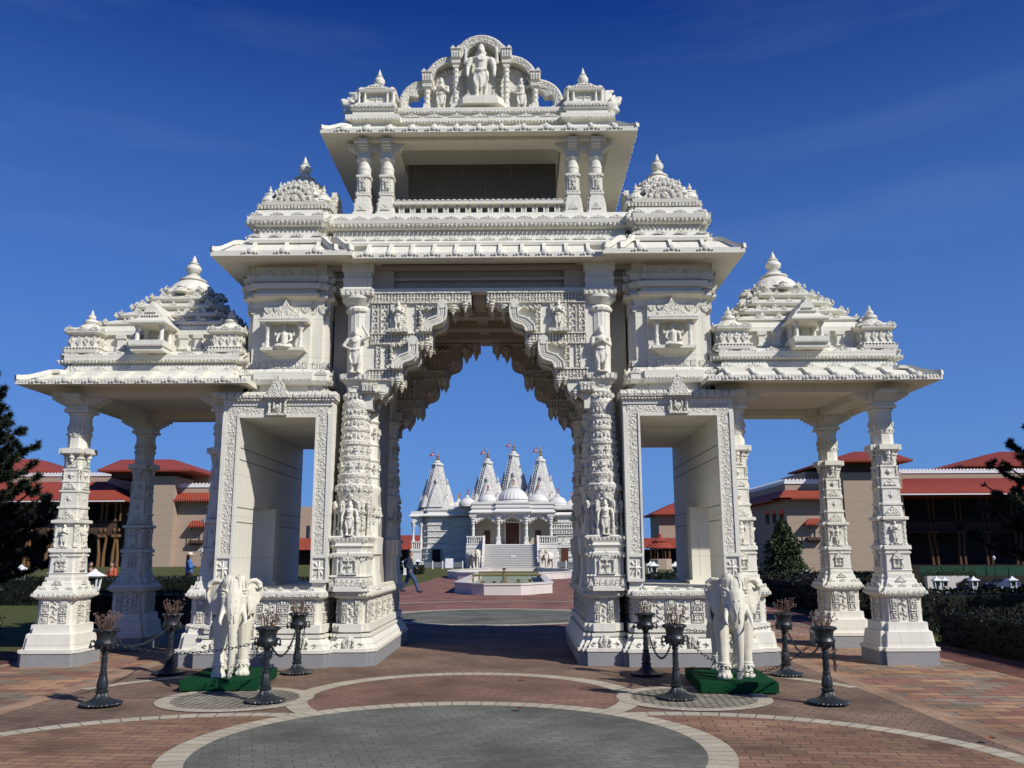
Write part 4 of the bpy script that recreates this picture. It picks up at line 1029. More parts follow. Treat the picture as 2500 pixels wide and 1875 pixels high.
def paveave(s):
    b=MB(); xa,xb=(3.45,6.95) if s>0 else (-6.95,-3.45)
    eave(b,xa,xb,-.12,3.84,.50,4.13,4.20,4.37,4.185,.42)
    o=MB()
    eave_ribs(o,(s*3.6,-.12),(s*6.8,-.12),(0,-1),.50,4.20,4.37,.40,.028,True); eave_ribs(o,(s*6.95,0),(s*6.95,3.7),(s,0),.50,4.20,4.37,.40,.028,True)
    o.ptube([(s*(6.95-.5*q),-.12+.5*q,4.20+.17*h+.035) for q,h in EP],.045,.035,(0,0,1))
    o.row((xa,-.12),(xb,-.12),4.205,.05,SCA,.035,.05,.008,False); 
    return b,o
def pavroof(px):
    b=MB(); cx,cy=px,1.84
    b.sq(cx,cy,[(4.30,1.50),(4.42,1.50),(4.43,1.46),(4.52,1.44),(4.525,1.40),(4.56,1.40),(4.565,1.46),(4.60,1.49),(4.68,1.49),(4.70,1.45),(4.74,1.43)],1,.12)
    b.sq(cx,cy,[(4.73,1.20),(4.78,1.23),(4.82,1.23),(4.83,1.17),(5.06,1.17),(5.07,1.22),(5.14,1.22),(5.16,1.14),(5.24,1.12)],1,.12)
    z=5.20; t=1.12
    for k in range(5):
        t0=1.13-.172*k; zz=5.22+.19*k
        if k<4: b.sq(cx,cy,[(zz-.03,t0-.10),(zz+.03,t0-.10),(zz+.035,t0-.03),(zz+.06,t0),(zz+.09,t0),(zz+.115,t0-.06),(zz+.15,t0-.12),(zz+.17,t0-.19)],3,.055)
        else: b.sq(cx,cy,[(zz-.03,t0-.12),(zz+.06,t0-.05),(zz+.09,t0-.05),(zz+.13,t0-.10)],1,.08)
    bell(b,cx,cy,6.07,.40,.36,.05)
    for sx in (-1,1):
        for sy in (-1,1):
            x,y=cx+sx*1.13,cy+sy*1.20
            b.sq(x,y,[(4.72,.29),(4.76,.30),(4.80,.30),(4.82,.27),(4.83,.23),(5.02,.23),(5.03,.26),(5.05,.29),(5.10,.30),(5.12,.27),(5.14,.24)],1,.04)
            bell(b,x,y,5.12,.20,.17); b.lathe(x,y,[(.11,5.27),(.10,5.31),(.06,5.32)],14)
    # wall posts between turrets
    for sx in (-.62,-.38,.38,.62):
        for q in (-1,1):
            b.sq(cx+sx,cy+q*1.19,[(4.82,.07),(4.85,.07),(4.86,.05),(4.98,.05),(5.0,.07),(5.06,.075)]); b.sq(cx+q*1.19,cy+sx,[(4.82,.07),(4.85,.07),(4.86,.05),(4.98,.05),(5.0,.07),(5.06,.075)])
    return b
def pavroof_orn(px):
    b=MB(); cx,cy=px,1.84
    b.rrow(cx,cy,1.46,1.46,4.42,.42,PAL,.32,.09,.0); b.rrow(cx,cy,1.48,1.48,4.60,.055,TRI,.045,.05,.014,False); b.rrow(cx,cy,1.47,1.47,4.68,.38,PAL,.28,.085,.015)
    b.rrow(cx,cy,1.20,1.20,4.80,.06,TRI,.05,.05,.035,False)
    for k in range(5):
        t0=1.13-.172*k; zz=5.22+.19*k; b.rrow(cx,cy,t0-.02,t0-.02,zz+.085,.30,PAL,.10,.075,.02)
        for sx in (-1,1):
            for sy in (-1,1):
                x,y=cx+sx*(t0-.13),cy+sy*(t0-.13); b.ball((x,y,zz+.10),(.05,.05,.05),6,4)
    for k in range(5):
        for sx in (-1,1):
            for sy in (-1,1):
                pass
    # stacked little gables climbing the ribs of the roof
    for A in range(4):
        m=MB()
        for k in range(4):
            t0=1.13-.172*k; zz=5.22+.19*k
            for u in (-.55,-.28,.28,.55):
                if abs(u)<t0-.1: m.prism([(u-.06,zz+.09),(u+.06,zz+.09),(u+.05,zz+.14),(u,zz+.2),(u-.05,zz+.14)],-(t0-.04),-(t0-.12))
        bell(m,0,-.50,5.98,.13,.14)
        m.v=[(cx+x*cos(A*PI/2)-y*sin(A*PI/2),cy+x*sin(A*PI/2)+y*cos(A*PI/2),z) for x,y,z in m.v]; b.join(m)
    for sx in (-1,1):
        for sy in (-1,1):
            x,y=cx+sx*1.13,cy+sy*1.20
            b.rrow(x,y,.29,.29,5.085,.19,PAL,.13,.08,.012); b.rrow(x,y,.28,.28,4.80,.05,TRI,.04,.04,.02,False)
            for u in (-.17,-.085,.085,.17): b.rrow(x+0,y,.23,.23,4.84,.115,DIA,.08,.17,.02); break
    return b
def pavniche(cx,cy,A):
    m=MB()
    m.box(-.27,.27,-1.74,-1.0,4.77,4.86); m.box(-.25,.25,-1.70,-1.0,4.70,4.77); m.box(-.23,.23,-1.25,-1.0,4.86,5.12)
    for sx in (-.19,.19):
        m.lathe(sx,-1.62,[(.045,4.86),(.045,4.88),(.035,4.89),(.032,5.06),(.045,5.08),(.05,5.12)],10); m.lathe(sx,-1.30,[(.045,4.86),(.035,4.89),(.032,5.06),(.05,5.12)],8)
    m.rings([[(-h,-1.0,z),(-h,-1.0-d,z),(h,-1.0-d,z),(h,-1.0,z)] for z,h,d in ((5.115,.27,.74),(5.13,.29,.76),(5.16,.29,.76),(5.22,.22,.66),(5.26,.19,.60))])
    m.prism([(-.20,5.24),(.20,5.24),(.17,5.30),(.12,5.34),(.09,5.40),(.04,5.44),(0,5.52),(-.04,5.44),(-.09,5.40),(-.12,5.34),(-.17,5.30)],-1.62,-.9)
    for i in range(7): m.ball((-.12+.04*i,-1.63,5.28),(.02,.025,.02),5,4)
    for i in range(5): m.ball((-.07+.035*i,-1.63,5.335),(.018,.025,.018),5,4)
    m.row((-.27,-1.74),(.27,-1.74),4.80,.05,TRI,.04,.035,.006,False)
    tinyfig(m,0,-1.27,4.86,.2)
    m.v=[(cx+x*cos(A)-y*sin(A),cy+x*sin(A)+y*cos(A),z) for x,y,z in m.v]; return m
for s in (-1,1):
    px=s*PX
    pavbeam(px).build('pavilion_beam','marble',GATE)
    e,o=paveave(s); e=e.build('pavilion_eave','marble',GATE); o.build('eave_rib','marble',e)
    r=pavroof(px).build('pavilion_roof','marble',GATE); pavroof_orn(px).build('roof_carving','carved_fine',r)
    kalash(px,1.84,6.42,.40,.135).build('finial','marble',r)
    for sx in (-1,1):
        for sy in (-1,1): kalash(px+sx*1.13,1.84+sy*1.20,5.29,.20,.062).build('finial','marble',r)
    pavniche(px,1.84,0).build('roof_niche','marble',r); pavniche(px,1.84,s*PI/2).build('roof_niche','marble',r)
SUN_E,SKY_E,SKY_SAT,SKY_HUE=4.65,.10,1.1,.51
SKY_TINT=(.37,.52,.86,1)
# ================================================================== ground
def ss(t): t=max(0,min(1,t)); return t*t*(3-2*t)
def terr(x,y): return -3*ss((x-9.5)/12)*max(0,min(1.1,(y-9)/90))
def sheet(name,x0,x1,y0,y1,z,mat):
    b=MB(); b.add([(x0,y0,z),(x1,y0,z),(x1,y1,z),(x0,y1,z)],[(0,1,2,3)]); return struct(b.build(name,mat,smooth=0))
def disc(name,cx,cy,r0,r1,z,mat,a0=0,a1=2*PI,n=96):
    b=MB()
    if r0==0: b.add([(cos(2*PI*i/n)*r1,sin(2*PI*i/n)*r1,0) for i in range(n)],[tuple(range(n))])
    else:
        vs=[];fs=[]
        for i in range(n+1):
            a=a0+(a1-a0)*i/n; vs+=[(cos(a)*r0,sin(a)*r0,0),(cos(a)*r1,sin(a)*r1,0)]
        for i in range(n): fs.append((2*i,2*i+1,2*i+3,2*i+2))
        b.add(vs,fs)
    return struct(b.build(name,mat,smooth=0,loc=(cx,cy,z)))
g=MB(); xs=[-900,-300,-100,-60,-30,-15]+[-8.05,8.05]+[9+2*k for k in range(10)]+[34,45,60,80,120,300,900]; ys=[-200,-60,-30,-10,0,5]+[9+6*k for k in range(17)]+[115,140,200,400,1500]
g.add([(x,y,terr(x,y)-.02) for y in ys for x in xs],[(j*len(xs)+i,j*len(xs)+i+1,(j+1)*len(xs)+i+1,(j+1)*len(xs)+i) for j in range(len(ys)-1) for i in range(len(xs)-1)])
struct(g.build('ground','grass',smooth=60))
sheet('plaza_paving',-7.1,7.1,-22,12,0,'pave_multi'); sheet('plaza_paving',-8.05,8.05,12,17.2,0,'pave_far'); sheet('plaza_paving',-5.0,5.0,17.2,104,0,'pave_far')
sheet('inner_paving',-4.68,4.68,-22,5.4,.0015,'pave_brown'); sheet('inner_paving',-4.68,4.68,5.4,12.01,.0018,'pave_far')
for s in (-1,1):
    sheet('paving_band',min(s*4.68,s*4.92),max(s*4.68,s*4.92),-22,12,.003,'pave_tan')
    sheet('kerb_bed',min(s*7.1,s*8.05),max(s*7.1,s*8.05),-22,12,.003,'pave_dark')
    disc('paving_circle',s*2.1,-6.15,0,2.41,.003,'pave_red'); disc('paving_ring',s*2.1,-6.15,2.40,2.60,.0045,'pave_cream')
    disc('paving_circle',s*2.57,-2.68,0,.71,.0085,'pave_cobble'); disc('paving_ring',s*2.57,-2.68,.70,.86,.010,'pave_cream')
    disc('paving_ring',s*2.35,-2.85,2.40,2.57,.0047,'pave_cream',*( (R(22),R(62)) if s>0 else (R(118),R(158)) ),n=30)
disc('paving_circle',0,-2.5,0,1.77,.0055,'pave_eye'); disc('paving_ring',0,-2.5,1.76,2.0,.007,'pave_cream')
disc('paving_circle',.05,-5.27,0,2.11,.0115,'pave_grey'); disc('paving_ring',.05,-5.27,2.10,2.33,.013,'pave_cream')
disc('paving_circle',0,10.6,0,2.81,.0055,'pave_grey'); disc('paving_ring',0,10.6,2.8,3.15,.007,'pave_cream'); disc('paving_ring',0,13.2,4.6,4.85,.0085,'pave_cream',R(20),R(160))
# ================================================================== elephants
def elephant_mesh():
    b=MB()
    b.ball((0,.10,.76),(.265,.42,.29),16,10); b.ball((0,.36,.76),(.245,.26,.29),16,10); b.ball((0,-.20,.79),(.225,.26,.27),16,10); b.ball((0,-.36,.88),(.16,.2,.20),14,8)
    for x,y,fw_ in ((-.155,-.30,-.12),(.155,-.30,.0),(-.15,.40,-.02),(.15,.40,.10)):
        b.cap((x,y,.66),.115,(x,y+fw_*.5,.36),.082); b.cap((x,y+fw_*.5,.36),.080,(x,y+fw_,.10),.072); b.lathe(x,y+fw_,[(.074,.13),(.082,.07),(.100,.02),(.100,0)][::-1],14)
        for a in (-.9,-.3,.3,.9): b.ball((x+sin(a)*.093,y+fw_-cos(a)*.093,.03),(.027,.02,.032),7,5)
    b.ball((0,-.56,1.03),(.170,.165,.19),16,10)
    for s in (-1,1):
        b.ball((s*.072,-.555,1.14),(.098,.12,.115),12,8); b.ball((s*.105,-.62,.93),(.075,.095,.12),12,8)
        b.ball((s*.145,-.645,1.025),(.045,.045,.045),8,6); b.tube([(s*.10,-.705,1.055),(s*.145,-.695,1.072),(s*.185,-.64,1.06)],.016,6); b.tube([(s*.10,-.70,.99),(s*.145,-.69,.978),(s*.18,-.64,.99)],.014,6)
        b.cap((s*.115,-.66,.86),.05,(s*.135,-.74,.80),.038)
        # ear: cupped plate, rim rolled outward at the top, pointed lobe below
        m=Matrix.Rotation(s*R(32),3,'Z')@Matrix.Rotation(s*R(-10),3,'Y')
        b.ball((s*.250,-.465,1.0),(.115,.020,.15),14,8,m); b.ball((s*.235,-.49,.87),(.08,.020,.12),12,8,m); b.cap((s*.225,-.50,.84),.03,(s*.19,-.53,.74),.012)
        b.tube([(s*.15,-.50,1.13),(s*.20,-.50,1.17),(s*.27,-.475,1.175),(s*.335,-.445,1.13),(s*.355,-.42,1.05),(s*.345,-.42,.97),(s*.31,-.44,.88)],[.022,.028,.033,.034,.028,.022,.014],8)
        b.tube([(s*.352,-.46,1.09),(s*.33,-.51,1.09),(s*.30,-.515,1.12)],[.024,.02,.014],7)
    T=[(0,-.66,.97,.125),(0,-.725,.85,.106),(.004,-.765,.71,.083),(.008,-.785,.55,.066),(.01,-.785,.39,.055),(.008,-.77,.24,.047),(.0,-.755,.12,.040),(-.012,-.75,.05,.035)]
    for p,q in zip(T,T[1:]): b.cap(p[:3],p[3],q[:3],q[3],12)
    b.ball((0,-.66,.77),(.045,.065,.04),8,6)
    b.tube([(0,.60,.86),(0,.67,.7),(.02,.66,.45),(.02,.64,.3)],[.03,.022,.016,.02],6)
    me=organic(b,.0105,4); me.materials.append(M['elephant_marble']); return me
def brow():
    """carved hair and ornament running down forehead and trunk"""
    b=MB()
    for s in (-1,1):
        for k in range(3):
            u=.02+.045*k
            P=[(s*u*.6,-.625,1.228-.006*k),(s*(u+.03),-.655+.010*k,1.20-.008*k),(s*(u*1.15+.035),-.705+.022*k,1.10-.004*k),(s*(u*.9+.012),-.735+.02*k,.99)]
            b.tube(P,.007,5)
        b.tube([(s*.10,-.70,.98),(s*.075,-.775,.86),(s*.05,-.815,.74),(s*.035,-.835,.62)],.009,5); b.tube([(s*.02,-.775,.96),(s*.035,-.82,.86),(s*.012,-.85,.76),(s*.024,-.855,.68)],.008,5)
        b.ball((s*.140,-.688,1.025),(.022,.016,.016),8,5)
        for k in range(7): b.ball((s*(.028+.006*(k%2)),-.80-.008*min(k,4)+.0,.93-.045*k),(.014,.012,.016),6,4)
    for k in range(16):
        t=k/15; z=.60-.50*t; b.tube([(.008-.055*(1-.35*t),-.785+.005*t,z),(.008-.03,-.838+.045*t,z-.004),(.008+.03,-.838+.045*t,z-.004),(.008+.055*(1-.35*t),-.785+.005*t,z)],.0035,4)
    return b
EL=elephant_mesh()
def tusk(s):
    b=MB(); b.tube([(s*.13,-.72,.82),(s*.155,-.82,.74),(s*.16,-.89,.69),(s*.145,-.95,.665)],[.032,.027,.019,.006],10); return b
def saddle():
    b=MB(); n=20; rs=[]
    for y,r in ((-.12,.0),(-.11,.012),(.05,.016),(.22,.016),(.38,.012),(.39,0)):
        rs.append([(sin(a)*(.285+r)*(1-.10*abs(y-.1)),y,.765+cos(a)*(.305+r)) for a in [R(-118)+R(236)*i/n for i in range(n+1)]])
    b.rings(rs,False,False,closed=False)
    for y in (-.12,.39):
        b.tube([(sin(a)*.29*(1-.10*abs(y-.1)),y,.765+cos(a)*.31) for a in [R(-118)+R(236)*i/n for i in range(n+1)]],.014,6)
    for s in (-1,1):
        b.tube([(s*.262,-.12,.62),(s*.262,.14,.615),(s*.262,.39,.62)],.014,6)
        for k in range(5):
            for j in range(3): b.ball((s*(.285-.008*j),-.05+.09*k,.68+.08*j),(.012,.026,.026),6,4)
    return b
def tassel(s):
    b=MB(); b.tube([(s*.285,.12,.62),(s*.292,.12,.54)],[.016,.02],8); b.lathe(s*.292,.12,[(.012,.42),(.032,.43),(.03,.50),(.018,.54),(.028,.56),(.012,.59)],10); return b
def anklet(x,y):
    b=MB(); b.lathe(x,y,[(.070,.135),(.086,.142),(.088,.155),(.080,.163),(.086,.172),(.083,.185),(.070,.19)],16)
    for k in range(10):
        a=2*PI*k/10; b.ball((x+cos(a)*.086,y+sin(a)*.086,.13),(.013,.013,.017),6,4)
    return b
def elephant(loc,rz,label):
    t=thing('elephant_statue',label,'statue',loc,rz,'marble elephants flanking the gateway')
    t.scale=(.90,.94,.978); link('body',EL,t); brow().build('forehead_carving','elephant_marble',t)
    for s in (-1,1): tusk(s).build('tusk','statue_marble',t); tassel(s).build('tassel','statue_marble',t)
    saddle().build('saddle_cloth','statue_marble',t,50)
    for x,y in ((-.155,-.42),(.155,-.30),(-.15,.38),(.15,.50)): anklet(x,y).build('anklet','statue_marble',t)
    return t
def platform(cx,cy,rz,hx,hy,label):
    t=thing('display_platform',label,'platform',(cx,cy,0.02),rz,'green platforms under the elephants')
    b=MB(); b.rings([[(x,y,z) for x,y in plan(hx-o,hy-o,1,.012)] for z,o in ((0,0),(.105,0),(.116,.004),(.12,.012))]); b.build('carpet_cover','carpet',t); return t
platform(-3.0,-1.55,R(4),.46,.60,'low green carpeted platform under the left elephant statue'); platform(3.18,-1.78,R(-3),.45,.66,'low green carpeted platform under the right elephant statue')
elephant((-3.02,-1.50,.138),R(17),'white marble elephant statue on the green platform left of the arch'); elephant((3.24,-1.72,.138),R(-6),'white marble elephant statue on the green platform right of the arch')
# ================================================================== iron posts, dried plants, chains
def make_post(label):
    t=thing('planter_post',label,'post',(0,0,.02),0,'cast iron planter posts around the elephants')
    b=MB(); b.lathe(0,0,[(.215,0),(.22,.008),(.215,.018),(.16,.03),(.105,.05),(.07,.08),(.054,.115),(.066,.125),(.066,.14),(.048,.15)],84,.07,28); b.build('base','iron',t)
    b=MB(); b.lathe(0,0,[(0.046,.145),(0.054,.17),(0.056,.20),(0.049,.25),(0.037,.29),(0.042,.30),(0.042,.315),(0.029,.33),(0.034,.36),(0.028,.39),(0.032,.42),(0.026,.45),(0.030,.48),(0.026,.51),(0.037,.52),(0.037,.535),(0.027,.55)],40,.08,10)
    for k in range(8):
        a=2*PI*k/8; b.tube([(cos(a)*.055,sin(a)*.055,.17),(cos(a+.2)*.05,sin(a+.2)*.05,.23),(cos(a)*.037,sin(a)*.037,.285)],.006,5)
        b.tube([(cos(a+z*9)*.029,sin(a+z*9)*.029,.33+z) for z in (0,.04,.08,.12,.16)],.006,4)
    b.build('shaft','iron',t)
    b=MB(); b.lathe(0,0,[(.032,.545),(.045,.565),(.08,.585),(.108,.61),(.116,.64),(.108,.66),(.096,.675),(.096,.70),(.104,.735),(.125,.765),(.135,.775),(.133,.787),(.118,.79),(.105,.77),(.0,.765)],24)
    for k in range(10):
        a=2*PI*k/10; b.ball((cos(a)*.094,sin(a)*.094,.60),(.018,.018,.03),6,4); b.ball((cos(a)*.128,sin(a)*.128,.77),(.018,.018,.014),6,4)
    u=b.build('urn','iron',t)
    b=MB(); b.lathe(0,0,[(.108,.765),(.10,.78),(.05,.79),(.005,.793)],14); b.build('soil','soil',u)
    for s in (-1,1):
        b=MB(); b.tube([(s*.105,0,.615),(s*.135,0,.60),(s*.155,0,.625),(s*.145,0,.66),(s*.12,0,.665),(s*.115,0,.645)],.011,6); b.ball((s*.15,0,.60),.018,8,5); b.build('handle','iron',t)
    return t
PL=[(-3.90,-3.10,R(20),'front left'),(-2.18,-2.91,R(-10),'front right'),(-2.42,-.55,R(30),'rear right'),(-4.17,-.55,R(-20),'rear left')]
PR=[(2.37,-2.76,R(10),'front left'),(3.93,-3.11,R(35),'front right'),(2.31,-.80,R(-15),'rear left'),(4.14,-.89,R(50),'rear right')]
post=None
for grp,nm in ((PL,'left'),(PR,'right')):
    for x,y,a,w_ in grp:
        lb='black cast iron planter post, %s corner of the %s elephant enclosure'%(w_,nm)
        if post is None: post=make_post(lb); post.location=(x,y,.02); post.rotation_euler=(0,0,a)
        else: dup(post,(x,y,.02),a,lb)
def make_plant(seed,label,n=46):
    rd=random.Random(seed); t=thing('dried_plant',label,'plant',(0,0,.80),0,'dried plants in the iron urns')
    b=MB(); f=MB()
    for k in range(n):
        a=rd.random()*2*PI; r=.085*math.sqrt(rd.random()); h=.06+rd.random()*.13; sp=.03+rd.random()*.06
        p=[(cos(a)*r,sin(a)*r,0),(cos(a)*(r+sp*.4)+rd.uniform(-.01,.01),sin(a)*(r+sp*.4),h*.5),(cos(a)*(r+sp)+rd.uniform(-.02,.02),sin(a)*(r+sp)+rd.uniform(-.02,.02),h)]
        b.tube(p,[.0035,.003,.002],4)
        for j in range(2):
            q=Vector(p[2])+Vector((rd.uniform(-.02,.02),rd.uniform(-.02,.02),rd.uniform(-.03,.012))); f.ball(q,(rd.uniform(.005,.011),rd.uniform(.005,.011),rd.uniform(.005,.012)),5,4)
    b.build('stems','dry_stem',t); f.build('flower_heads','dry_flower',t); return t
pls=[]
for i,(grp,nm) in enumerate(((PL,'left'),(PR,'right'))):
    for j,(x,y,a,w_) in enumerate(grp):
        lb='withered plant in the urn of the %s post by the %s elephant'%(w_,nm)
        p=make_plant(20+i*4+j,lb,[52,36,40,34,36,30,24,36][i*4+j]); p.location=(x,y,.805); p.rotation_euler=(0,0,a)
def chain(p,q,sag,label,n0=None):
    p,q=Vector(p),Vector(q); pts=[]
    for i in range(61):
        t=i/60; v=p.lerp(q,t); v.z-=sag*4*t*(1-t); pts.append(v)
    L=sum((b_-a_).length for a_,b_ in zip(pts,pts[1:])); pitch=.042; n=max(3,int(L/pitch)); b=MB(); acc=0; k=0; cum=[0]
    for a_,b_ in zip(pts,pts[1:]): cum.append(cum[-1]+(b_-a_).length)
    def at(d):
        for i in range(60):
            if cum[i+1]>=d: return pts[i].lerp(pts[i+1],(d-cum[i])/max(1e-6,cum[i+1]-cum[i]))
        return pts[-1]
    for k in range(n):
        c=at((k+.5)*L/n); t=(at((k+.9)*L/n)-at((k+.1)*L/n)).normalized(); u=t.cross(Vector((0,0,1))); 
        if u.length<.1: u=Vector((1,0,0))
        u.normalize(); w=t.cross(u).normalized(); s1=u if k%2 else w
        ring=[]
        for i in range(10):
            a=2*PI*i/10; ring.append(c+t*cos(a)*.028+s1*sin(a)*.0135)
        ring.append(ring[0]); ring.append(ring[1]); b.tube(ring,.0043,5,False)
    o=b.build('chain','iron'); return tag(o,label,'chain',group='chains between the iron posts')
def att(P,Q,z=.64):
    d=Vector((Q[0]-P[0],Q[1]-P[1],0)).normalized()*.125; return (P[0]+d.x,P[1]+d.y,z),(Q[0]-d.x,Q[1]-d.y,z)
for (i,j,sg,lb) in ((0,1,.10,'nearly taut black chain across the front of the left elephant'),(1,2,.26,'black chain sagging right of the left elephant'),(2,3,.08,'black chain behind the left elephant'),(0,3,.12,'black chain on the outer side of the left elephant')):
    chain(*att(PL[i],PL[j]),sg,lb)
for (i,j,sg,lb) in ((0,1,.33,'black chain sagging low across the right elephant\'s front feet'),(0,2,.30,'black chain sagging left of the right elephant'),(2,3,.07,'black chain behind the right elephant'),(1,3,.24,'black chain on the outer side of the right elephant')):
    chain(*att(PR[i],PR[j]),sg,lb)
chain((-2.30,-2.94,.62),(-2.14,-2.80,.60),.20,'slack chain loop hanging from the post right of the left elephant'); chain((-2.40,-.66,.62),(-2.32,-.62,.60),.28,'short slack chain end on the post by the left arch pier')
chain((4.04,-3.10,.62),(4.06,-2.98,.60),.27,'loose chain end hanging from the outermost right front post')
# ================================================================== people
def person(name_label,loc,rz,pose,cols,hairlen=0,cap=False,group=None,h=1.0):
    t=thing('person',name_label,'person',loc,rz,group); t.scale=(h,h,h)
    b=MB(); J=MB(); Tn=MB(); shoes=[MB(),MB()]
    hip=.92; sit=pose=='sit'
    if sit: hip=.50
    zt=hip
    b.ball((0,-.02,zt+.69),(.075,.095,.115),14,10); b.ball((0,-.065,zt+.645),(.05,.05,.05),10,6); b.ball((0,-.12,zt+.68),(.014,.02,.024),8,5)
    for s in (-1,1): b.ball((s*.078,0,zt+.68),(.014,.024,.034),7,5); b.ball((s*.03,-.102,zt+.705),(.014,.01,.008),7,5)
    b.ball((0,-.108,zt+.635),(.024,.01,.007),7,5)
    b.cap((0,.01,zt+.50),.055,(0,-.005,zt+.60),.05); b.cap((0,0,zt+.06),.13,(0,0,zt+.42),.14); b.ball((0,0,zt+.46),(.19,.09,.07))
    J.cap((0,0,zt+.0),.158,(0,-.0,zt+.30),.152); J.ball((0,.0,zt+.40),(.185,.13,.12),14,8); J.ball((0,0,zt+.47),(.165,.095,.075),14,8); J.cap((0,.015,zt+.50),.075,(0,.01,zt+.545),.068)
    J.ball((0,0,zt-.04),(.165,.13,.08),14,8)
    for s in (-1,1):
        if pose=='walk':
            sh=(s*.20,0,zt+.46); el=(s*.235,.10 if s<0 else -.05,zt+.20); ha=(s*.20,-.02 if s<0 else -.24,zt+.03 if s<0 else zt+.10); fo=-.38 if s<0 else .36
        elif pose=='cross':
            sh=(s*.185,0,zt+.46); el=(s*.235,-.05,zt+.21); ha=(-s*.08,-.20,zt+.26); fo=0
        elif pose=='sit':
            sh=(s*.19,0,zt+.46); el=(s*.22,-.03,zt+.20); ha=(s*.12,-.26,zt+.12); fo=0
        else:
            sh=(s*.20,0,zt+.46); el=(s*.235,0,zt+.19); ha=(s*.23,-.06,zt-.05); fo=0
        b.cap(sh,.052,el,.042); b.cap(el,.04,ha,.028); J.cap(sh,.078,el,.066); J.cap(el,.064,tuple(Vector(el).lerp(Vector(ha),.9)),.05)
        d=(Vector(ha)-Vector(el)).normalized(); sd_=Vector((0,1,0)).cross(d) if abs(d.y)<.8 else Vector((0,0,1)).cross(d); sd_.normalize(); pc=Vector(ha)+d*.045; b.ball(pc,(.024,.036,.04),8,6)
        fwd=Vector((0,-1,0)) if abs(d.y)<.8 else Vector((-s,0,0))
        for k,(o,l) in enumerate(((-.027,.062),(-.009,.074),(.009,.070),(.026,.055))):
            p0=pc+fwd*o+d*.03; p1=p0+d*l*.55; p2=p1+d*l*.35+Vector((-s*.012,0,0)); b.tube([p0,p1,p2],[.0095,.009,.0075],6)
        p0=pc+fwd*.03; b.tube([p0,p0+fwd*.025+d*.025,p0+fwd*.03+d*.05],[.011,.010,.008],6)
        if sit:
            kn=(s*.11,-.42,.50); an=(s*.11,-.40,.08)
        else:
            kn=(s*.10,fo*.5-.05 if fo else -.01,.49); an=(s*.09,fo,.09 if fo<=0 else .13)
        hp=(s*.095,0,hip-.03)
        b.cap(hp,.085,kn,.058); b.cap(kn,.056,an,.04); Tn.cap(hp,.112,kn,.083); Tn.cap(kn,.08,an,.062)
        ft=Vector(an)+Vector((0,-.10,-.055)); b.ball(ft,(.04,.11,.03),8,6); S=shoes[0 if s<0 else 1]
        S.ball((an[0],an[1]-.075,an[2]-.045),(.052,.145,.046),12,8); S.ball((an[0],an[1]+.005,an[2]-.01),(.055,.065,.055),10,6)
    Tn.ball((0,0,hip-.03),(.165,.125,.10))
    link('body',withmat(organic(b,.0085,1),'skin'),t); link('jacket' if pose=='walk' else 'shirt',withmat(organic(J,.013,3),cols[0]),t); link('trousers',withmat(organic(Tn,.013,3),cols[1]),t)
    for S in shoes: link('shoe',withmat(organic(S,.011,2),'shoe'),t)
    H=MB(); H.ball((0,.012,zt+.725),(.088,.105,.105),14,10); H.ball((0,.05,zt+.68),(.08,.07,.10),12,8)
    if hairlen: H.cap((0,.075,zt+.68),.07,(0,.11,zt+.68-hairlen),.05); H.ball((.06,.04,zt+.55),(.03,.04,.14)); H.ball((-.06,.04,zt+.55),(.03,.04,.14))
    hm=link('hair',withmat(organic(H,.012,1),'hair'),t)
    if cap:
        c=MB(); c.ball((0,.0,zt+.765),(.096,.115,.085),16,10); c.ball((0,-.15,zt+.745),(.078,.10,.014),14,6); link('cap',withmat(organic(c,.010,1),'cream_cap'),t)
    return t
m_=person('man in a navy hooded jacket and jeans walking right beyond the arch',(-4.05,25.0,0),PI/2,'walk',('navy','denim'))
bk=MB(); bk.ball((0,.19,1.22),(.14,.09,.20),12,8); link('backpack',withmat(organic(bk,.015,2),'navy'),m_)
person('woman in a cream cap and blue denim shirt with long dark hair',(-13.05,24,0),PI/2+.3,'cross',('blue_shirt','black_cloth'),.32,True,h=.97)
person('dark haired person seated beyond the left columns in a black top',(-18.6,27,0),R(60),'sit',('black_cloth','black_cloth'),.25); person('person in orange seated beside the white lantern on the left',(-17.7,27.2,0),R(-20),'sit',('orange_cloth','denim'),.2)
# ================================================================== white garden lanterns
def make_lantern(label):
    t=thing('garden_lantern',label,'lantern',(0,0,0),0,'white stone garden lanterns'); b=MB()
    b.sq(0,0,[(0,.13),(.08,.13),(.09,.10),(.55,.09),(.56,.12),(.62,.13),(.63,.11)]); b.build('pedestal','white_trim',t)
    b=MB(); b.sq(0,0,[(.63,.13),(.67,.14),(.68,.13)])
    for x in (-.115,.115):
        for y in (-.115,.115): b.rings([[(x+i*.02,y+j*.02,.68) for i,j in ((-1,-1),(1,-1),(1,1),(-1,1))],[(x*1.2+i*.02,y*1.2+j*.02,.95) for i,j in ((-1,-1),(1,-1),(1,1),(-1,1))]])
    b.sq(0,0,[(.949,.165),(.98,.17)])
    h=b.build('housing','white_trim',t); g_=MB().sq(0,0,[(.68,.10),(.949,.122)]).build('glass','glass_dark',h)
    b=MB(); b.sq(0,0,[(.98,.22),(1.0,.24),(1.02,.235),(1.09,.13),(1.16,.045),(1.17,.05),(1.19,.04),(1.22,.01)]); b.build('roof','white_trim',t); return t
lan=None
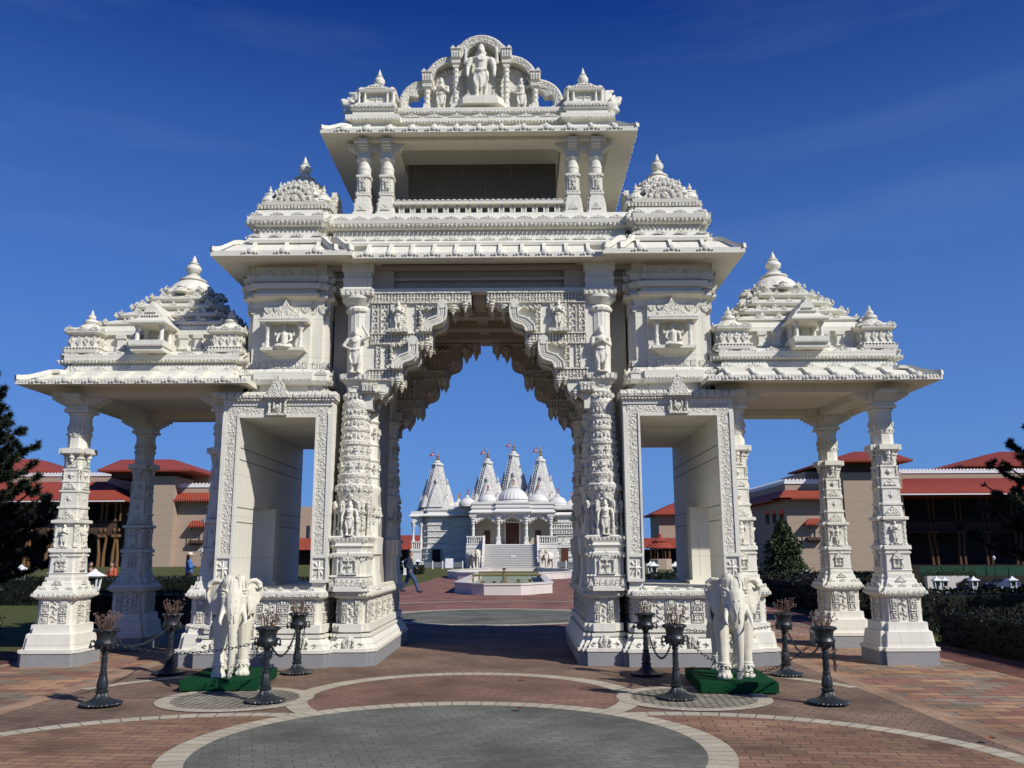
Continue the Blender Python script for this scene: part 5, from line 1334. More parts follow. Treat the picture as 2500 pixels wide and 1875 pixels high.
for x,y,lb in ((-12.2,14.0,'white pyramid roofed lantern right of the left outer column'),(-21.7,27,'low distant white lantern left of the left outer column'),
  (7.3,33,'upper leftmost lantern of the four framed by the right window'),(7.15,31,'lower left lantern of the four framed by the right window'),(8.05,30,'front centre lantern of the four framed by the right window'),(8.6,32.5,'rear right lantern of the four framed by the right window'),
  (22.7,35,'white lantern just right of the right outer column'),(25.7,40.5,'smaller white lantern by the pale planter wall on the right'),(24.9,35.5,'white lantern in front of the dark parked car'),(26.7,35,'rightmost white lantern beside the blue car'),
  (-8.5,58,'left of two lanterns behind the walking man'),(-7.7,60,'right of two lanterns behind the walking man'),(15.9,35,'white lantern half hidden behind the round conifer')):
    if lan is None: lan=make_lantern(lb); lan.location=(x,y,terr(x,y)-.02)
    else: dup(lan,(x,y,terr(x,y)-.02),random.uniform(-.2,.2),lb)
# ================================================================== hedges, shrubs, trees
def leafquad(b,p,s,rd,nrm=None):
    a=Vector((rd.gauss(0,1),rd.gauss(0,1),rd.gauss(0,1))).normalized(); c=a.cross(Vector((rd.gauss(0,1),rd.gauss(0,1),rd.gauss(0,1)))).normalized(); p=Vector(p)
    b.add([p-a*s,p+c*s*.5,p+a*s,p-c*s*.5],[(0,1,2,3)])
def hedge(x0,x1,y0,y1,h,label,seed,dens=260,ls=.035):
    rd=random.Random(seed); z0=terr((x0+x1)/2,(y0+y1)/2)-.05; t=thing('hedge',label,'hedge',((x0+x1)/2,(y0+y1)/2,z0),0,'clipped hedges')
    cx,cy=(x0+x1)/2,(y0+y1)/2; hx,hy=(x1-x0)/2,(y1-y0)/2; b=MB(); b.stack(0,0,[(0,hx-.06,hy-.06),(h-.06,hx-.05,hy-.05)]); core=b
    L=MB()
    def put(n,f):
        for _ in range(n): leafquad(L,f(),ls*rd.uniform(.7,1.5),rd)
    w=lambda:rd.gauss(0,.03)
    put(int(4*hx*hy*dens),lambda:(rd.uniform(-hx,hx),rd.uniform(-hy,hy),h+w()))
    for s in (-1,1):
        put(int(2*hy*h*dens),lambda:(s*hx+w(),rd.uniform(-hy,hy),rd.uniform(0,h))); put(int(2*hx*h*dens),lambda:(rd.uniform(-hx,hx),s*hy+w(),rd.uniform(0,h)))
    core.build('branch_core','hedge_leaf',t,0); L.build('foliage','hedge_leaf',t,0,recalc=False); return t
hedge(8.1,9.2,-5,3.4,.64,'low dark clipped hedge along the kerb at the far right',1,520,.024); hedge(8.3,19,5.0,6.2,.86,'taller dark hedge running right behind the right outer column',2,330,.028)
hedge(8.8,10.2,9.8,18.5,.85,'dark hedge behind the right rear column beside the brick path',4,160,.045)
hedge(-9.3,-8.1,-5,2.2,.70,'low dark clipped hedge along the kerb at the far left',5,480,.024); hedge(-9.4,-7.2,7.6,8.7,.80,'short dark hedge between the left outer columns',12,300,.028); hedge(-8.7,-5.9,15,16.4,.9,'dark hedge behind the left rear column',6,300,.028); hedge(-26,-8.9,16.6,18.0,.9,'dark hedge beyond the sunlit lawn at the left',7,120,.045)
hedge(-10,-7.4,58.5,62,.7,'small hedge under two lanterns behind the walking man',9,60,.08); hedge(5.2,14,18.4,20,.92,'dark hedge seen through the right window',10,80,.06)
def conifer(loc,h,r,label,seed,n=9000):
    rd=random.Random(seed); t=thing('conifer',label,'tree',loc,0); tr=MB().tube([(0,0,-.1),(0,0,h*.8)],[.08*h/2.5,.02],8); tr.build('trunk','bark',t)
    L=MB()
    for _ in range(n):
        u=rd.random(); z=h*(u**1.1)*.97+.03; rr=r*(1-u**2.2)**.8*(.55+.45*min(1,u*3+.35))*(.9+.12*sin(z*7+rd.random())); a=rd.uniform(0,2*PI); k=rd.random()**.35
        lump=1+.18*sin(a*5+z*4)+.1*sin(a*9-z*7); p=(cos(a)*rr*k*lump,sin(a)*rr*k*lump,z); leafquad(L,p,rd.uniform(.03,.075)*h/2.5,rd)
    L.build('crown','bush_leaf',t,0,recalc=False); return t
conifer((10.75,21.5,terr(10.75,21.5)-.05),3.0,.98,'small rounded green conifer behind the right inner column',11)
def pine(loc,h,label,seed,z0=1.0,spread=3.2,nw=9,per=8,only=None):
    rd=random.Random(seed); t=thing('pine_tree',label,'tree',loc,0,'dark pines at the picture edges'); tr=MB(); tr.tube([(0,0,-.2),(.05,0,h*.5),(0,.05,h)],[.20,.13,.03],9)
    N=MB(); LB=MB()
    def tuft(p,d,s):
        for _ in range(34):
            v=(d*.75+Vector((rd.gauss(0,.55),rd.gauss(0,.55),rd.gauss(0,.55)))).normalized(); q=p+v*s*rd.uniform(.7,1.2); w=v.cross(Vector((rd.gauss(0,1),rd.gauss(0,1),rd.gauss(0,1)))).normalized()*.013
            N.add([p-w,p+w,q],[(0,1,2)])
    for k in range(nw):
        z=z0+(h-z0)*k/nw; L=spread*(1-.78*(k/nw))
        for j in range(per):
            a=2*PI*j/per+k*.7+rd.uniform(-.2,.2)
            if only and not only(a): continue
            l=L*rd.uniform(.75,1.1); pts=[]
            for i in range(7):
                u=i/6; pts.append(Vector((cos(a)*l*u,sin(a)*l*u,z+l*(.10*u+.28*u*u*u))))
            LB.tube(pts,[.045*(1-.8*i/6)+.006 for i in range(7)],5)
            for i in range(1,7):
                for q in range(6 if i<6 else 3):
                    base_=pts[i-1].lerp(pts[i],rd.random()); sd2=Vector((cos(a+rd.choice((-1,1))*rd.uniform(.5,1.1)),sin(a+rd.choice((-1,1))*rd.uniform(.5,1.1)),rd.uniform(.1,.7))).normalized()
                    tl=rd.uniform(.18,.42)*(1.15-i/9); LB.tube([base_,base_+sd2*tl],[.012,.006],4)
                    for m in range(5): tuft(base_+sd2*tl*(.1+.9*m/4),sd2,.125)
            tuft(pts[-1],(pts[-1]-pts[-2]).normalized(),.14)
    tk=tr.build('trunk','bark',t); LB.build('limbs','bark',t); N.build('crown','needle',t,0,recalc=False); return t
pine((-10.95,4.5,0),5.3,'dark pine with upswept branches at the left edge',31,.9,2.7,11,9); pine((12.8,5.2,0),6.3,'dark pine reaching in from the right edge',32,1.1,2.8,10,9)
# fallen leaves
def leaf(x,y,rz,label):
    b=MB(); n=10; o=[]
    for i in range(n*2):
        a=2*PI*i/(n*2); r=.045*(1+.35*cos(5*a))*(1 if i%2 else .8); o.append((cos(a)*r,sin(a)*r,.012+.018*abs(cos(a*1.5))))
    b.add(o+[(0,0,.012)],[(i,(i+1)%(2*n),2*n) for i in range(2*n)]); l=b.build('fallen_leaf','dead_leaf',None,0,loc=(x,y,.03)); l.rotation_euler=(0,0,rz); tag(l,label,'leaf','dead leaves on the paving')
leaf(.62,-3.55,.4,'brown curled leaf on the pale ring of the grey circle'); leaf(.68,-1.3,1.9,'brown leaf inside the dark red lens of paving'); leaf(3.0,-.35,2.6,'small dead leaf between the posts right of the arch'); leaf(4.62,-5.1,.9,'curled tan leaf on the tan band at lower right')
# ================================================================== temple at the end of the avenue
TP=thing('temple','distant white marble temple with four tall spires, ribbed domes and broad steps','temple',(0,0,0))
def shik(x,y,z0,h0,z1,h1,label=None):
    b=MB(); L=[]; n=18
    for i in range(n+1):
        t=i/n; q=h1+(h0-h1)*(1-t)**1.0*(1-.12*sin(t*PI))+(.16*h0*sin(t*PI))*.35; z=z0+(z1-z0)*t
        L+= [(z,q,q),(z+(z1-z0)/n*.6,q*.985,q*.985),(z+(z1-z0)/n*.62,q*.955,q*.955)] if i<n else [(z,q,q)]
    b.stack(x,y,L,2,h0*.13)
    for k in range(4):   # smaller spires leaning on the faces, in two heights
        A=k*PI/2
        for f,hh,zz in ((.72,.55,.62),(.86,.40,.40)):
            m=MB(); M_=[]
            for i in range(9):
                t=i/8; q=h0*hh*(1-t)**.8+.03; M_.append((z0+(z1-z0)*zz*t,q,q))
            m.stack(0,-h0*f,M_,1,h0*.09); zt=z0+(z1-z0)*zz; m.lathe(0,-h0*f,[(.09,0),(.16,.05),(.16,.12),(.05,.2),(.12,.3),(.01,.5)],8,z0=zt-.1)
            m.v=[(x+px*cos(A)-py*sin(A),y+px*sin(A)+py*cos(A),pz) for px,py,pz in m.v]; b.join(m)
        for f in (-1,1):
            m=MB(); m.stack(f*h0*.72,-h0*.80,[(z0+(z1-z0)*.30*t/6,h0*.24*(1-t/6)**.8+.02,h0*.24*(1-t/6)**.8+.02) for t in range(7)],1,.05); m.v=[(x+px*cos(A)-py*sin(A),y+px*sin(A)+py*cos(A),pz) for px,py,pz in m.v]; b.join(m)
    p=b.build('spire','temple_carved',TP)
    c=MB(); c.lathe(x,y,[(h1*.8,0),(h1*1.2,.08),(h1*1.25,.22),(h1*1.0,.36),(h1*.6,.42),(h1*.75,.5),(h1*.5,.62),(h1*.25,.75)],24,.05,12,z0=z1-.05); c.build('spire_cap','temple_marble',p)
    g_=MB(); g_.lathe(x,y,[(.10,0),(.17,.1),(.2,.25),(.1,.38),(.15,.48),(.17,.6),(.08,.7),(.12,.8),(.05,.95),(.07,1.05),(.01,1.3)],12,z0=z1+.65); g_.build('gold_finial','gold',p)
    f=MB(); fx=x-h1*.75; f.tube([(fx,y,z1-.3),(fx,y,z1+2.15)],.03,6); f.tube([(fx-.2,y,z1+2.05),(fx+.2,y,z1+2.05)],.025,5); f.build('flag_pole','pole_grey',p)
    f=MB(); f.add([(fx,y,z1+1.75),(fx-.28,y-.06,z1+1.62),(fx-.52,y+.05,z1+1.35),(fx-.5,y+.04,z1+1.15),(fx-.25,y-.05,z1+1.28),(fx,y,z1+1.15)],[(0,1,4,5),(1,2,3,4)]); f.build('flag','flag_red',p)
    f=MB(); f.add([(fx,y-.02,z1+1.52),(fx-.26,y-.08,z1+1.45),(fx-.25,y-.07,z1+1.37),(fx,y-.02,z1+1.40)],[(0,1,2,3)]); f.build('flag_band','flag_white',p)
shik(-9.68,97,7.2,1.75,12.4,.62); shik(-3.4,97,7.4,1.75,12.6,.55); shik(-.16,99,7.6,1.75,13.75,.58); shik(3.2,97,7.4,1.75,12.85,.56)
def dome(x,y,z,r,fh=.9):
    b=MB(); b.lathe(x,y,[(r*1.02,-.05),(r*1.04,.08),(r*1.0,.16)],40,z0=z); b.lathe(x,y,[(r*math.cos(a),.14+r*.86*math.sin(a)) for a in [R(4)+R(78)*i/9 for i in range(10)]],48,.045,24,z0=z)
    zt=z+.14+r*.85; b.lathe(x,y,[(r*.30,-.02),(r*.34,.04),(r*.26,.12),(r*.16,.16),(r*.2,.24),(r*.08,.34)],16,z0=zt); p=b.build('dome','temple_marble',TP)
    g_=MB(); g_.lathe(x,y,[(.05,0),(.11,.1),(.12,.2),(.05,.3),(.09,.38),(.03,.5),(.05,.58),(.005,fh)],10,z0=zt+.3); g_.build('gold_finial','gold',p)
    f=MB(); f.tube([(x+.18,y,zt),(x+.18,y,zt+1.0)],.018,5); f.add([(x+.18,y,zt+.95),(x-.05,y-.03,zt+.85),(x-.04,y-.02,zt+.65),(x+.18,y,zt+.72)],[(0,1,2,3)]); f.build('flag','flag_red',p)
for d in ((-.2,92.2,7.62,1.78,1.2),(-3.25,92.2,7.5,1.12),(2.72,92.2,7.48,1.16),(-5.72,93.5,7.2,1.02),(5.12,93.5,7.28,1.08),(6.9,95,7.1,.85),(-7.0,97,7.15,.85),(-11.6,98,6.6,.75)): dome(*d)
def mould(cx,cy,hx,hy,z0,z1,n,o=.10,nt=1,d=.3):
    b=MB(); L=[]; H=(z1-z0)/n
    for k in range(n):
        z=z0+k*H; L+=[(z,hx,hy),(z+H*.35,hx,hy),(z+H*.4,hx+o*.5,hy+o*.5),(z+H*.55,hx+o,hy+o),(z+H*.62,hx+o*.9,hy+o*.9),(z+H*.68,hx-.02,hy-.02),(z+H*.98,hx-.02,hy-.02)]
    L.append((z1,hx,hy)); b.stack(cx,cy,L,nt,d); return b
mould(-8.2,99,3.2,4.2,0,2.5,4,.14,2,.35).build('wall','temple_marble',TP); mould(-8.2,99,3.1,4.1,2.5,6.1,5,.12,2,.35).build('wall','temple_carved',TP)
mould(-6.2,96.5,1.6,2.4,0,5.9,8,.12,2,.3).build('wall','temple_carved',TP); mould(0,100,5.2,6.0,0,7.0,6,.12,1,.3).build('wall','temple_marble',TP)
mould(8.2,98,3.6,6.6,0,2.4,3,.14,1,.3).build('wall','temple_marble',TP); mould(8.2,98,3.5,6.5,2.4,7.1,6,.14,1,.3).build('wall','temple_carved',TP)
b=MB(); b.stack(-8.2,99,[(6.05,3.7,4.7),(6.15,3.75,4.75),(6.45,3.2,4.2),(6.5,3.1,4.1),(6.75,3.1,4.1),(6.8,3.25,4.25),(7.0,3.25,4.25),(7.05,3.0,4.0),(7.3,3.0,4.0)],2,.35); b.stack(-6.2,96.5,[(6.1,2.0,2.8),(6.2,2.05,2.85),(6.5,1.6,2.4),(6.8,1.6,2.4),(6.85,1.75,2.5),(7.05,1.75,2.5),(7.15,1.5,2.3),(7.2,1.5,2.3)],2,.3)
b.stack(8.2,98,[(5.95,3.9,6.9),(6.05,3.95,6.95),(6.35,3.5,6.5),(6.7,3.5,6.5),(6.75,3.65,6.65),(7.0,3.65,6.65),(7.1,3.4,6.4),(7.25,3.4,6.4)],1,.3); b.build('roof_tier','temple_marble',TP)
b=MB()
for cx,hx,dz,hy in ((-.25,4.75,0,1.9),(-.25,1.95,.06,2.15)):
    b.stack(cx,92.1,[(6.06+dz,hx,hy),(6.2+dz,hx+.05,hy+.05),(6.25+dz,hx+.28,hy+.28),(6.34+dz,hx+.3,hy+.3),(6.6+dz,hx,hy),(6.75+dz,hx-.02,hy-.02),(6.78+dz,hx+.1,hy+.1),(6.95+dz,hx+.1,hy+.1),(7.0+dz,hx-.02,hy-.02),(7.2+dz,hx-.02,hy-.02),(7.25+dz,hx+.1,hy+.1),(7.42+dz,hx+.1,hy+.1),(7.5+dz,hx-.05,hy-.05)],0)
b.row((-5,90.15),(4.6,90.15),7.42,.22,PAL,.2,.16,.03); b.build('porch_roof','temple_marble',TP)
b=MB(); b.box(-5.6,4.9,89.9,95,0,2.66); b.box(-5.62,4.92,89.85,95,2.2,2.3); b.box(-5.62,4.92,89.86,95,1.1,1.25); b.build('podium','temple_marble',TP)
def tcol(x):
    b=MB(); b.sq(x,90.5,[(2.66,.30),(2.9,.30),(2.95,.24),(3.3,.24),(3.35,.28),(3.45,.28),(3.5,.19)],1,.06); b.lathe(x,90.5,[(.19,3.45),(.17,4.3),(.22,4.35),(.22,4.45),(.17,4.5),(.16,5.2),(.24,5.3),(.24,5.4),(.2,5.45)],12); b.sq(x,90.5,[(5.4,.2),(5.6,.28),(5.75,.3),(5.8,.4),(6.07,.45)])
    for k in range(3): b.ball((x,90.15,5.0+.3*k),(.22,.16,.12),8,5)
    return b
for x in (-4.85,-1.9,1.33,4.2): tcol(x).build('porch_column','temple_marble',TP)
for x0,x1 in ((-4.6,-2.15),(-1.65,1.1),(1.6,3.95)):
    b=MB(); n=9
    for i in range(n):
        t=(i+.5)/n; x=x0+(x1-x0)*t; z=5.15+.75*(1-abs(2*t-1))**.8
        b.lathe(x,90.5,[(.005,-.3),(.09,-.18),(.06,-.1),(.16,0),(.16,.25)],8,z0=z); b.tube([(x-.16,90.45,z),(x,90.42,z+.25),(x+.16,90.45,z)],.08,5); b.box(x-.16,x+.16,90.42,90.58,z+.12,6.08)
    b.build('porch_arch','temple_marble',TP)
b=MB(); b.box(-5.0,4.5,93.2,93.5,2.66,6.2); b.box(-5,-4.8,91,93.3,2.66,6.1); b.build('porch_wall','marble_shade',TP)
b=MB(); b.box(-1.1,.5,93.05,93.25,2.67,5.2); d_=b.build('door','brown_door',TP); b=MB(); b.box(-1.25,-1.1,93.0,93.25,2.67,5.35); b.box(.5,.65,93,93.25,2.67,5.35); b.box(-1.1,.5,93.0,93.25,5.2,5.35); b.build('door_frame','temple_marble',d_)
for x in (-3.3,2.75):
    b=MB(); b.box(x-.35,x+.35,93.08,93.25,2.67,4.3); b.build('door','brown_door',TP)
b=MB(); b.box(5.38,6.2,91.2,91.6,.1,2.15); b.build('door','brown_door',TP); b=MB(); b.box(-9.95,-9.0,94.3,94.8,.1,2.1); b.build('door','dark_void',TP)
b=MB(); b.prism([(5.2,2.5),(6.4,2.5),(5.8,3.3)],91.2,91.5); b.box(5.0,6.6,91.1,91.5,2.25,2.45); b.build('door_gable','temple_carved',TP)
b=MB()
for k in range(13): b.box(-3.45,2.55,86.32+.29*k,90.0,.2*k,.2*(k+1)-.045); b.box(-3.45,2.55,86.2+.29*k,90.0,.2*(k+1)-.047,.2*(k+1)-.002)
b.box(-.45,.1,87.9,88.0,1.24,1.42); b.build('steps','temple_marble',TP)
for x in (-3.55,2.65):
    b=MB(); b.prism([(0,0),(0,0)],0,0) if False else None
    b.add([(x-.12,86.1,0),(x+.12,86.1,0),(x+.12,90,2.66),(x-.12,90,2.66),(x-.12,86.1,.75),(x+.12,86.1,.75),(x+.12,90,3.65),(x-.12,90,3.65)],[(0,1,2,3),(4,5,6,7),(0,1,5,4),(2,3,7,6),(1,2,6,5),(0,3,7,4)]); b.build('stair_wall','temple_marble',TP)
def balus(x0,x1,y,z0,z1):
    b=MB(); b.box(x0,x1,y-.1,y+.1,z1-.14,z1); b.box(x0,x1,y-.1,y+.1,z0,z0+.12); n=int((x1-x0)/.24)
    for i in range(n):
        x=x0+(i+.5)*(x1-x0)/n; b.lathe(x,y,[(.07,z0+.1),(.05,z0+.25),(.09,z0+.4),(.05,z1-.3),(.07,z1-.13)],7)
    return b
balus(-5.6,-3.6,89.95,2.66,3.6).build('balustrade','temple_marble',TP); balus(2.75,4.9,89.95,2.66,3.6).build('balustrade','temple_marble',TP)
b=MB(); b.box(4.4,11,91.3,91.6,3.85,3.95); b.box(4.4,11,91.3,91.6,4.85,4.95)
for i in range(22): tinyfig(b,4.6+.29*i,91.4,3.95,.9)
b.build('figure_frieze','temple_carved',TP)
b=MB(); b.box(-12.6,-11.3,95,96.6,0,1.9); b.box(-12.7,-11.3,94.9,96.6,1.9,2.1); b.box(-12.5,-11.3,95,96.6,5.4,6.3); b.stack(-11.9,95.9,[(6.0,.95,1.1),(6.1,1.0,1.15),(6.4,.75,.9),(6.7,.75,.9)])
for x in (-12.35,-11.4): b.lathe(x,95.2,[(.18,2.1),(.18,3.3),(.13,3.4),(.13,4.8),(.25,5.0),(.3,5.42)],10)
for x in (-12.1,-11.87,-11.64): b.lathe(x,95.2,[(.01,-.3),(.1,-.1),(.12,.2)],7,z0=5.25-abs(x+11.87)*.9)
b.build('side_balcony','temple_marble',TP); balus(-12.6,-11.3,95,2.1,3.1).build('balustrade','temple_marble',TP)
def temple_elephant(loc,rz,label):
    t=thing('elephant_statue',label,'statue',loc,rz,'stone elephants beside the temple steps'); o=link('body',withmat(EL,'elephant_marble'),t); t.scale=(1.65,1.65,1.65)
    for s in (-1,1): tusk(s).build('tusk','statue_marble',t)
    saddle().build('saddle_cloth','statue_marble',t,50)
temple_elephant((-4.6,84.6,0),R(38),'weathered elephant statue left of the distant temple steps'); temple_elephant((3.5,84.6,0),R(-38),'weathered elephant statue right of the distant temple steps')
# fountain basin
def ins(poly,d):
    out=[]; n=len(poly)
    for i in range(n):
        p0,p1,p2=[Vector((*poly[(i+k-1)%n],0)) for k in range(3)]
        e1=(p1-p0).normalized(); e2=(p2-p1).normalized(); n1=Vector((-e1.y,e1.x,0)); n2=Vector((-e2.y,e2.x,0)); q=(n1+n2); q=q/max(.5,q.dot(n1)) if q.length>1e-6 else n1
        out.append((p1.x+q.x*d,p1.y+q.y*d))
    return out
FP=[(-1.5,23.4),(-1.25,22.75),(-.8,22.4),(.65,22.4),(1.1,22.75),(1.35,23.4),(1.95,24.3),(1.95,44),(3.4,44.8),(4.3,48),(4.6,52),(4.2,56),(2.9,59),(2.3,66),(-2.3,66),(-2.9,59),(-4.2,56),(-4.6,52),(-4.3,48),(-3.4,44.8),(-2.1,44),(-2.1,24.4)]
ft=thing('fountain_pool','raised pale stone fountain pool with brass pipes in front of the temple','fountain',(0,0,0))
b=MB(); o0=FP; o1=ins(FP,-.04); i1=ins(FP,.30); i0=ins(FP,.26)
b.rings([[(x,y,z) for x,y in q] for q,z in ((o0,0),(o0,.38),(o1,.385),(o1,.45),(i1,.45),(i1,.40),(i0,.39),(i0,.03))],False,False); b.build('basin_wall','fountain_stone',ft)
b=MB(); b.add([(x,y,.10) for x,y in ins(FP,.25)],[tuple(range(len(FP)))]); b.build('water','pool_inside',ft,0)
for y in (33,40): b=MB(); b.tube([(-1.85,y,.52),(1.7,y,.52)],.06,8); b.tube([(-1.8,y,.1),(-1.8,y,.52)],.05,6); b.tube([(1.65,y,.1),(1.65,y,.52)],.05,6); b.build('pipe','pipe_brass',ft)
b=MB()
for x,y,h in ((-.2,31,.75),(-.2,33,.9),(.55,30,.4),(1.1,30.5,.4),(-.6,29.5,.35),(-1.2,31,.3)): b.lathe(x,y,[(.22,.08),(.2,.2),(.06,.25),(.06,h-.1),(.12,h-.05),(.03,h)],10)
b.tube([(-.2,27.5,.25),(-.2,38,.25)],.05,6); b.tube([(.3,30,.2),(1.5,30,.2)],.05,6); b.build('nozzles','pipe_brass',ft)
# barriers and sign by the temple
def barrier(x0,x1,y,label):
    t=thing('barrier',label,'barrier',(x0,y,0)); n=int(round((x1-x0)/1.05))
    for i in range(n+1):
        b=MB(); b.box((x1-x0)*i/n-.06,(x1-x0)*i/n+.06,-.06,.06,0,.85); b.build('post','white_trim',t)
    for i in range(n): b=MB(); b.box((x1-x0)*i/n+.1,(x1-x0)*(i+1)/n-.1,-.02,.02,.15,.72); b.build('panel','barrier_grey',t)
barrier(-9.9,-5.6,83.8,'row of grey panels between white posts left of temple elephants'); barrier(4.5,8.7,83.8,'row of grey panels between white posts right of temple elephants')
sg=thing('sign_board','white upright notice board left of the fountain pool','sign',(-6.9,82,0)); b=MB(); b.box(-.42,.42,-.03,.03,.12,1.12); b.build('board','sign_white',sg)
for x in (-.36,.36): b=MB(); b.box(x-.03,x+.03,.031,.08,0,1.0); b.build('leg','pole_grey',sg)
# ================================================================== flanking buildings (coordinates given on the plane Y=70, carried out to Y=YB)
YB=110.
def bx_(b,x0,x1,z0,z1,y0,y1): b.box(X_(x0,y0),X_(x1,y0),y0,y1,Z_(z0,y0),Z_(z1,y0)); return b
def KY(y): return (y+13.05)/83.05
def X_(x,y=110.): return .64+(x-.64)*KY(y)
def Z_(z,y=110.): return 1.6+(z-1.6)*KY(y)
def hip(b,x0,x1,y0,y1,z0,z1,ins_x,ins_y):
    """hipped roof; corners measured on the Y=70 plane are carried out along the sight lines of their own depth"""
    yr=y0+ins_y; a0,a1=X_(x0,y0),X_(x1,y0); c0,c1=X_(x0+ins_x,yr),X_(x1-ins_x,yr); e=Z_(z0,y0); h=Z_(z1,yr); y2=max(yr+.5,y1-ins_y)
    b.rings([[(a0,y0,e-.25),(a1,y0,e-.25),(a1,y1,e-.25),(a0,y1,e-.25)],[(a0,y0,e),(a1,y0,e),(a1,y1,e),(a0,y1,e)],[(c0,yr,h),(c1,yr,h),(c1,y2,h),(c0,y2,h)]]); return b
def trim(b,x0,x1,z0,z1,y):
    bx_(b,x0,x1,z0,z0+(z1-z0)*.55,y-.15,y+.15); b.row((X_(x0,y),y-.12),(X_(x1,y),y-.12),Z_(z0+(z1-z0)*.5,y),.5,SCA,.48,(z1-z0)*.55*KY(y),.05)
def balcony(t,x0,x1,yf,yb,cols,zf,zr,zu,low,gm='gold_wood',rm='rail_wood'):
    """two storey veranda: floor zf, rail zr, underside zu"""
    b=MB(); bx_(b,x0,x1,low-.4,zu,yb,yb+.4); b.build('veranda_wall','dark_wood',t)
    b=MB(); bx_(b,x0,x1,zf-.28,zf+.02,yf,yb); bx_(b,x0-.1,x1+.1,zf-.12,zf-.02,yf-.25,yf); b.build('veranda_floor',rm,t)
    b=MB(); bx_(b,x0,x1,zr-.08,zr,yf-.1,yf+.1); bx_(b,x0,x1,zf+.05,zr-.2,yf-.03,yf+.05); b.row((X_(x0,yf),yf-.26),(X_(x1,yf),yf-.26),Z_(zf-.12,yf),.35,SQ,.2,.15,.06); b.build('veranda_rail',rm,t)
    for x in cols:
        b=MB(); b.lathe(X_(x,yf),yf,[(.16,Z_(zr,yf)),(.12,Z_(zr,yf)+.3),(.15,Z_(zu,yf)-.8),(.3,Z_(zu,yf)-.3),(.3,Z_(zu,yf))],8); b.ball((X_(x,yf),yf-.12,Z_(zf+.35,yf)),(.2,.12,.3),6,4); b.build('upper_column',gm,t)
        b=MB(); b.tube([(X_(x,yf),yf,Z_(low,yf)),(X_(x,yf),yf,Z_(low+1.3,yf)),(X_(x,yf)+(.25 if int(x*10)%2 else -.25),yf,Z_(zf-.25,yf))],[.28,.22,.16],8); b.ball((X_(x,yf),yf-.2,Z_(zf-.22,yf)),(.35,.2,.25),8,5); b.build('lower_column',gm,t)
def oriel(t,x0,x1,z0,z1,y):
    b=MB(); hip(b,x0-.15,x1+.15,y-1.3,y+1.3,z1,z1+.45,.35,1.0); w=b.build('window_roof','red_tile',t)
    b=MB(); bx_(b,x0,x1,z0,z0+.28,y-.9,y+.1); bx_(b,x0+.1,x1-.1,z0-.18,z0,y-.7,y+.1)
    for x in (x0+.06,x1-.06): b.lathe(X_(x),y-.8,[(.1,Z_(z0+.27)),(.07,Z_(z0+.8)),(.12,Z_(z1))],7)
    b.build('window_bay','rail_wood',t)
def dkwin(t,x0,x1,z0,z1,y): b=MB(); bx_(b,x0,x1,z0,z1,y-.06,y+.1); b.build('window','glass_dark',t)
LB_=thing('hall_building','tan stone hall with red tiled roofs and carved timber verandas on the left','building',(0,0,0)); y=YB
b=MB(); bx_(b,-62,-35.0,0,8.95,y+9,y+22); bx_(b,-35.3,-31.9,-.6,8.9,y,y+20); bx_(b,-31.95,-27,-.6,7.9,y+1.5,y+20); bx_(b,-31.2,-28.8,7.9,8.9,y+8,y+16); b.build('wall','tan_stone',LB_)
b=MB(); trim(b,-62,-36.6,8.95,9.28,y+9); trim(b,-31.7,-27,7.85,8.25,y+1.5); b.build('parapet','white_trim',LB_)
b=MB(); hip(b,-39.4,-30.1,y-1.5,y+18,9.55,10.5,2.2,8); b.build('tower_roof','red_tile',LB_); b=MB(); bx_(b,-38.0,-32.3,8.75,9.45,y+.3,y+17); b.build('tower_neck','rail_wood',LB_)
b=MB(); hip(b,-52,-43.4,y+14,y+34,9.4,10.6,2.0,8); b.build('tower_roof','red_tile',LB_)
b=MB(); hip(b,-62,-36.6,y-2,y+9,6.75,8.42,1.9,5); b.build('veranda_roof','red_tile',LB_); b=MB(); bx_(b,-62,-36.6,6.55,6.64,y-2.1,y-1.9); b.build('gutter','white_trim',LB_)
balcony(LB_,-60,-37.1,y+.8,y+7,[-54,-53.25,-49.6,-49.05,-47.6,-45.5,-45.05,-43.5,-43.05,-38.6,-38.15,-37.3,-36.85],3.55,4.75,6.6,.4)
b=MB(); hip(b,-32.0,-27,y,y+3,6.7,7.35,.3,1.4); b.build('awning','red_tile',LB_); oriel(LB_,-30.3,-29.0,2.65,4.3,y+1.5)
b=MB(); bx_(b,-62,-37,-.4,.35,y-1,y+3); b.build('terrace','white_trim',LB_)
RB=thing('hall_building','tan stone hall with red roofs and a deeply shaded timber veranda on the right','building',(0,0,0))
b=MB(); bx_(b,25.45,31,-2.2,7.95,y,y+26); bx_(b,30.9,36.4,-2.2,8.95,y-1.5,y+18); bx_(b,36.0,62,-2.2,8.9,y+9,y+24); bx_(b,27.4,31,7.9,9.05,y+6,y+18); b.build('wall','tan_stone',RB)
b=MB(); trim(b,25.4,30.9,7.93,8.38,y); trim(b,36.1,62,8.86,9.26,y+9); b.row((X_(25.45),y+26),(X_(25.45),y),Z_(8.15),.5,SCA,.48,.35,.05); bx_(b,25.42,25.5,7.93,8.16,y-.1,y+26); b.build('parapet','white_trim',RB)
b=MB(); hip(b,29.9,37.6,y-3.5,y+16,10.15,10.92,2.2,8); b.build('tower_roof','red_tile',RB); b=MB(); bx_(b,31.1,36.2,8.9,10.05,y-1.2,y+15); b.build('tower_neck','rail_wood',RB)
b=MB(); hip(b,42.2,56,y+12,y+34,9.65,10.85,3.6,9); b.build('tower_roof','red_tile',RB); b=MB(); bx_(b,43.4,55,8.8,9.6,y+14,y+32); b.build('tower_neck','rail_wood',RB)
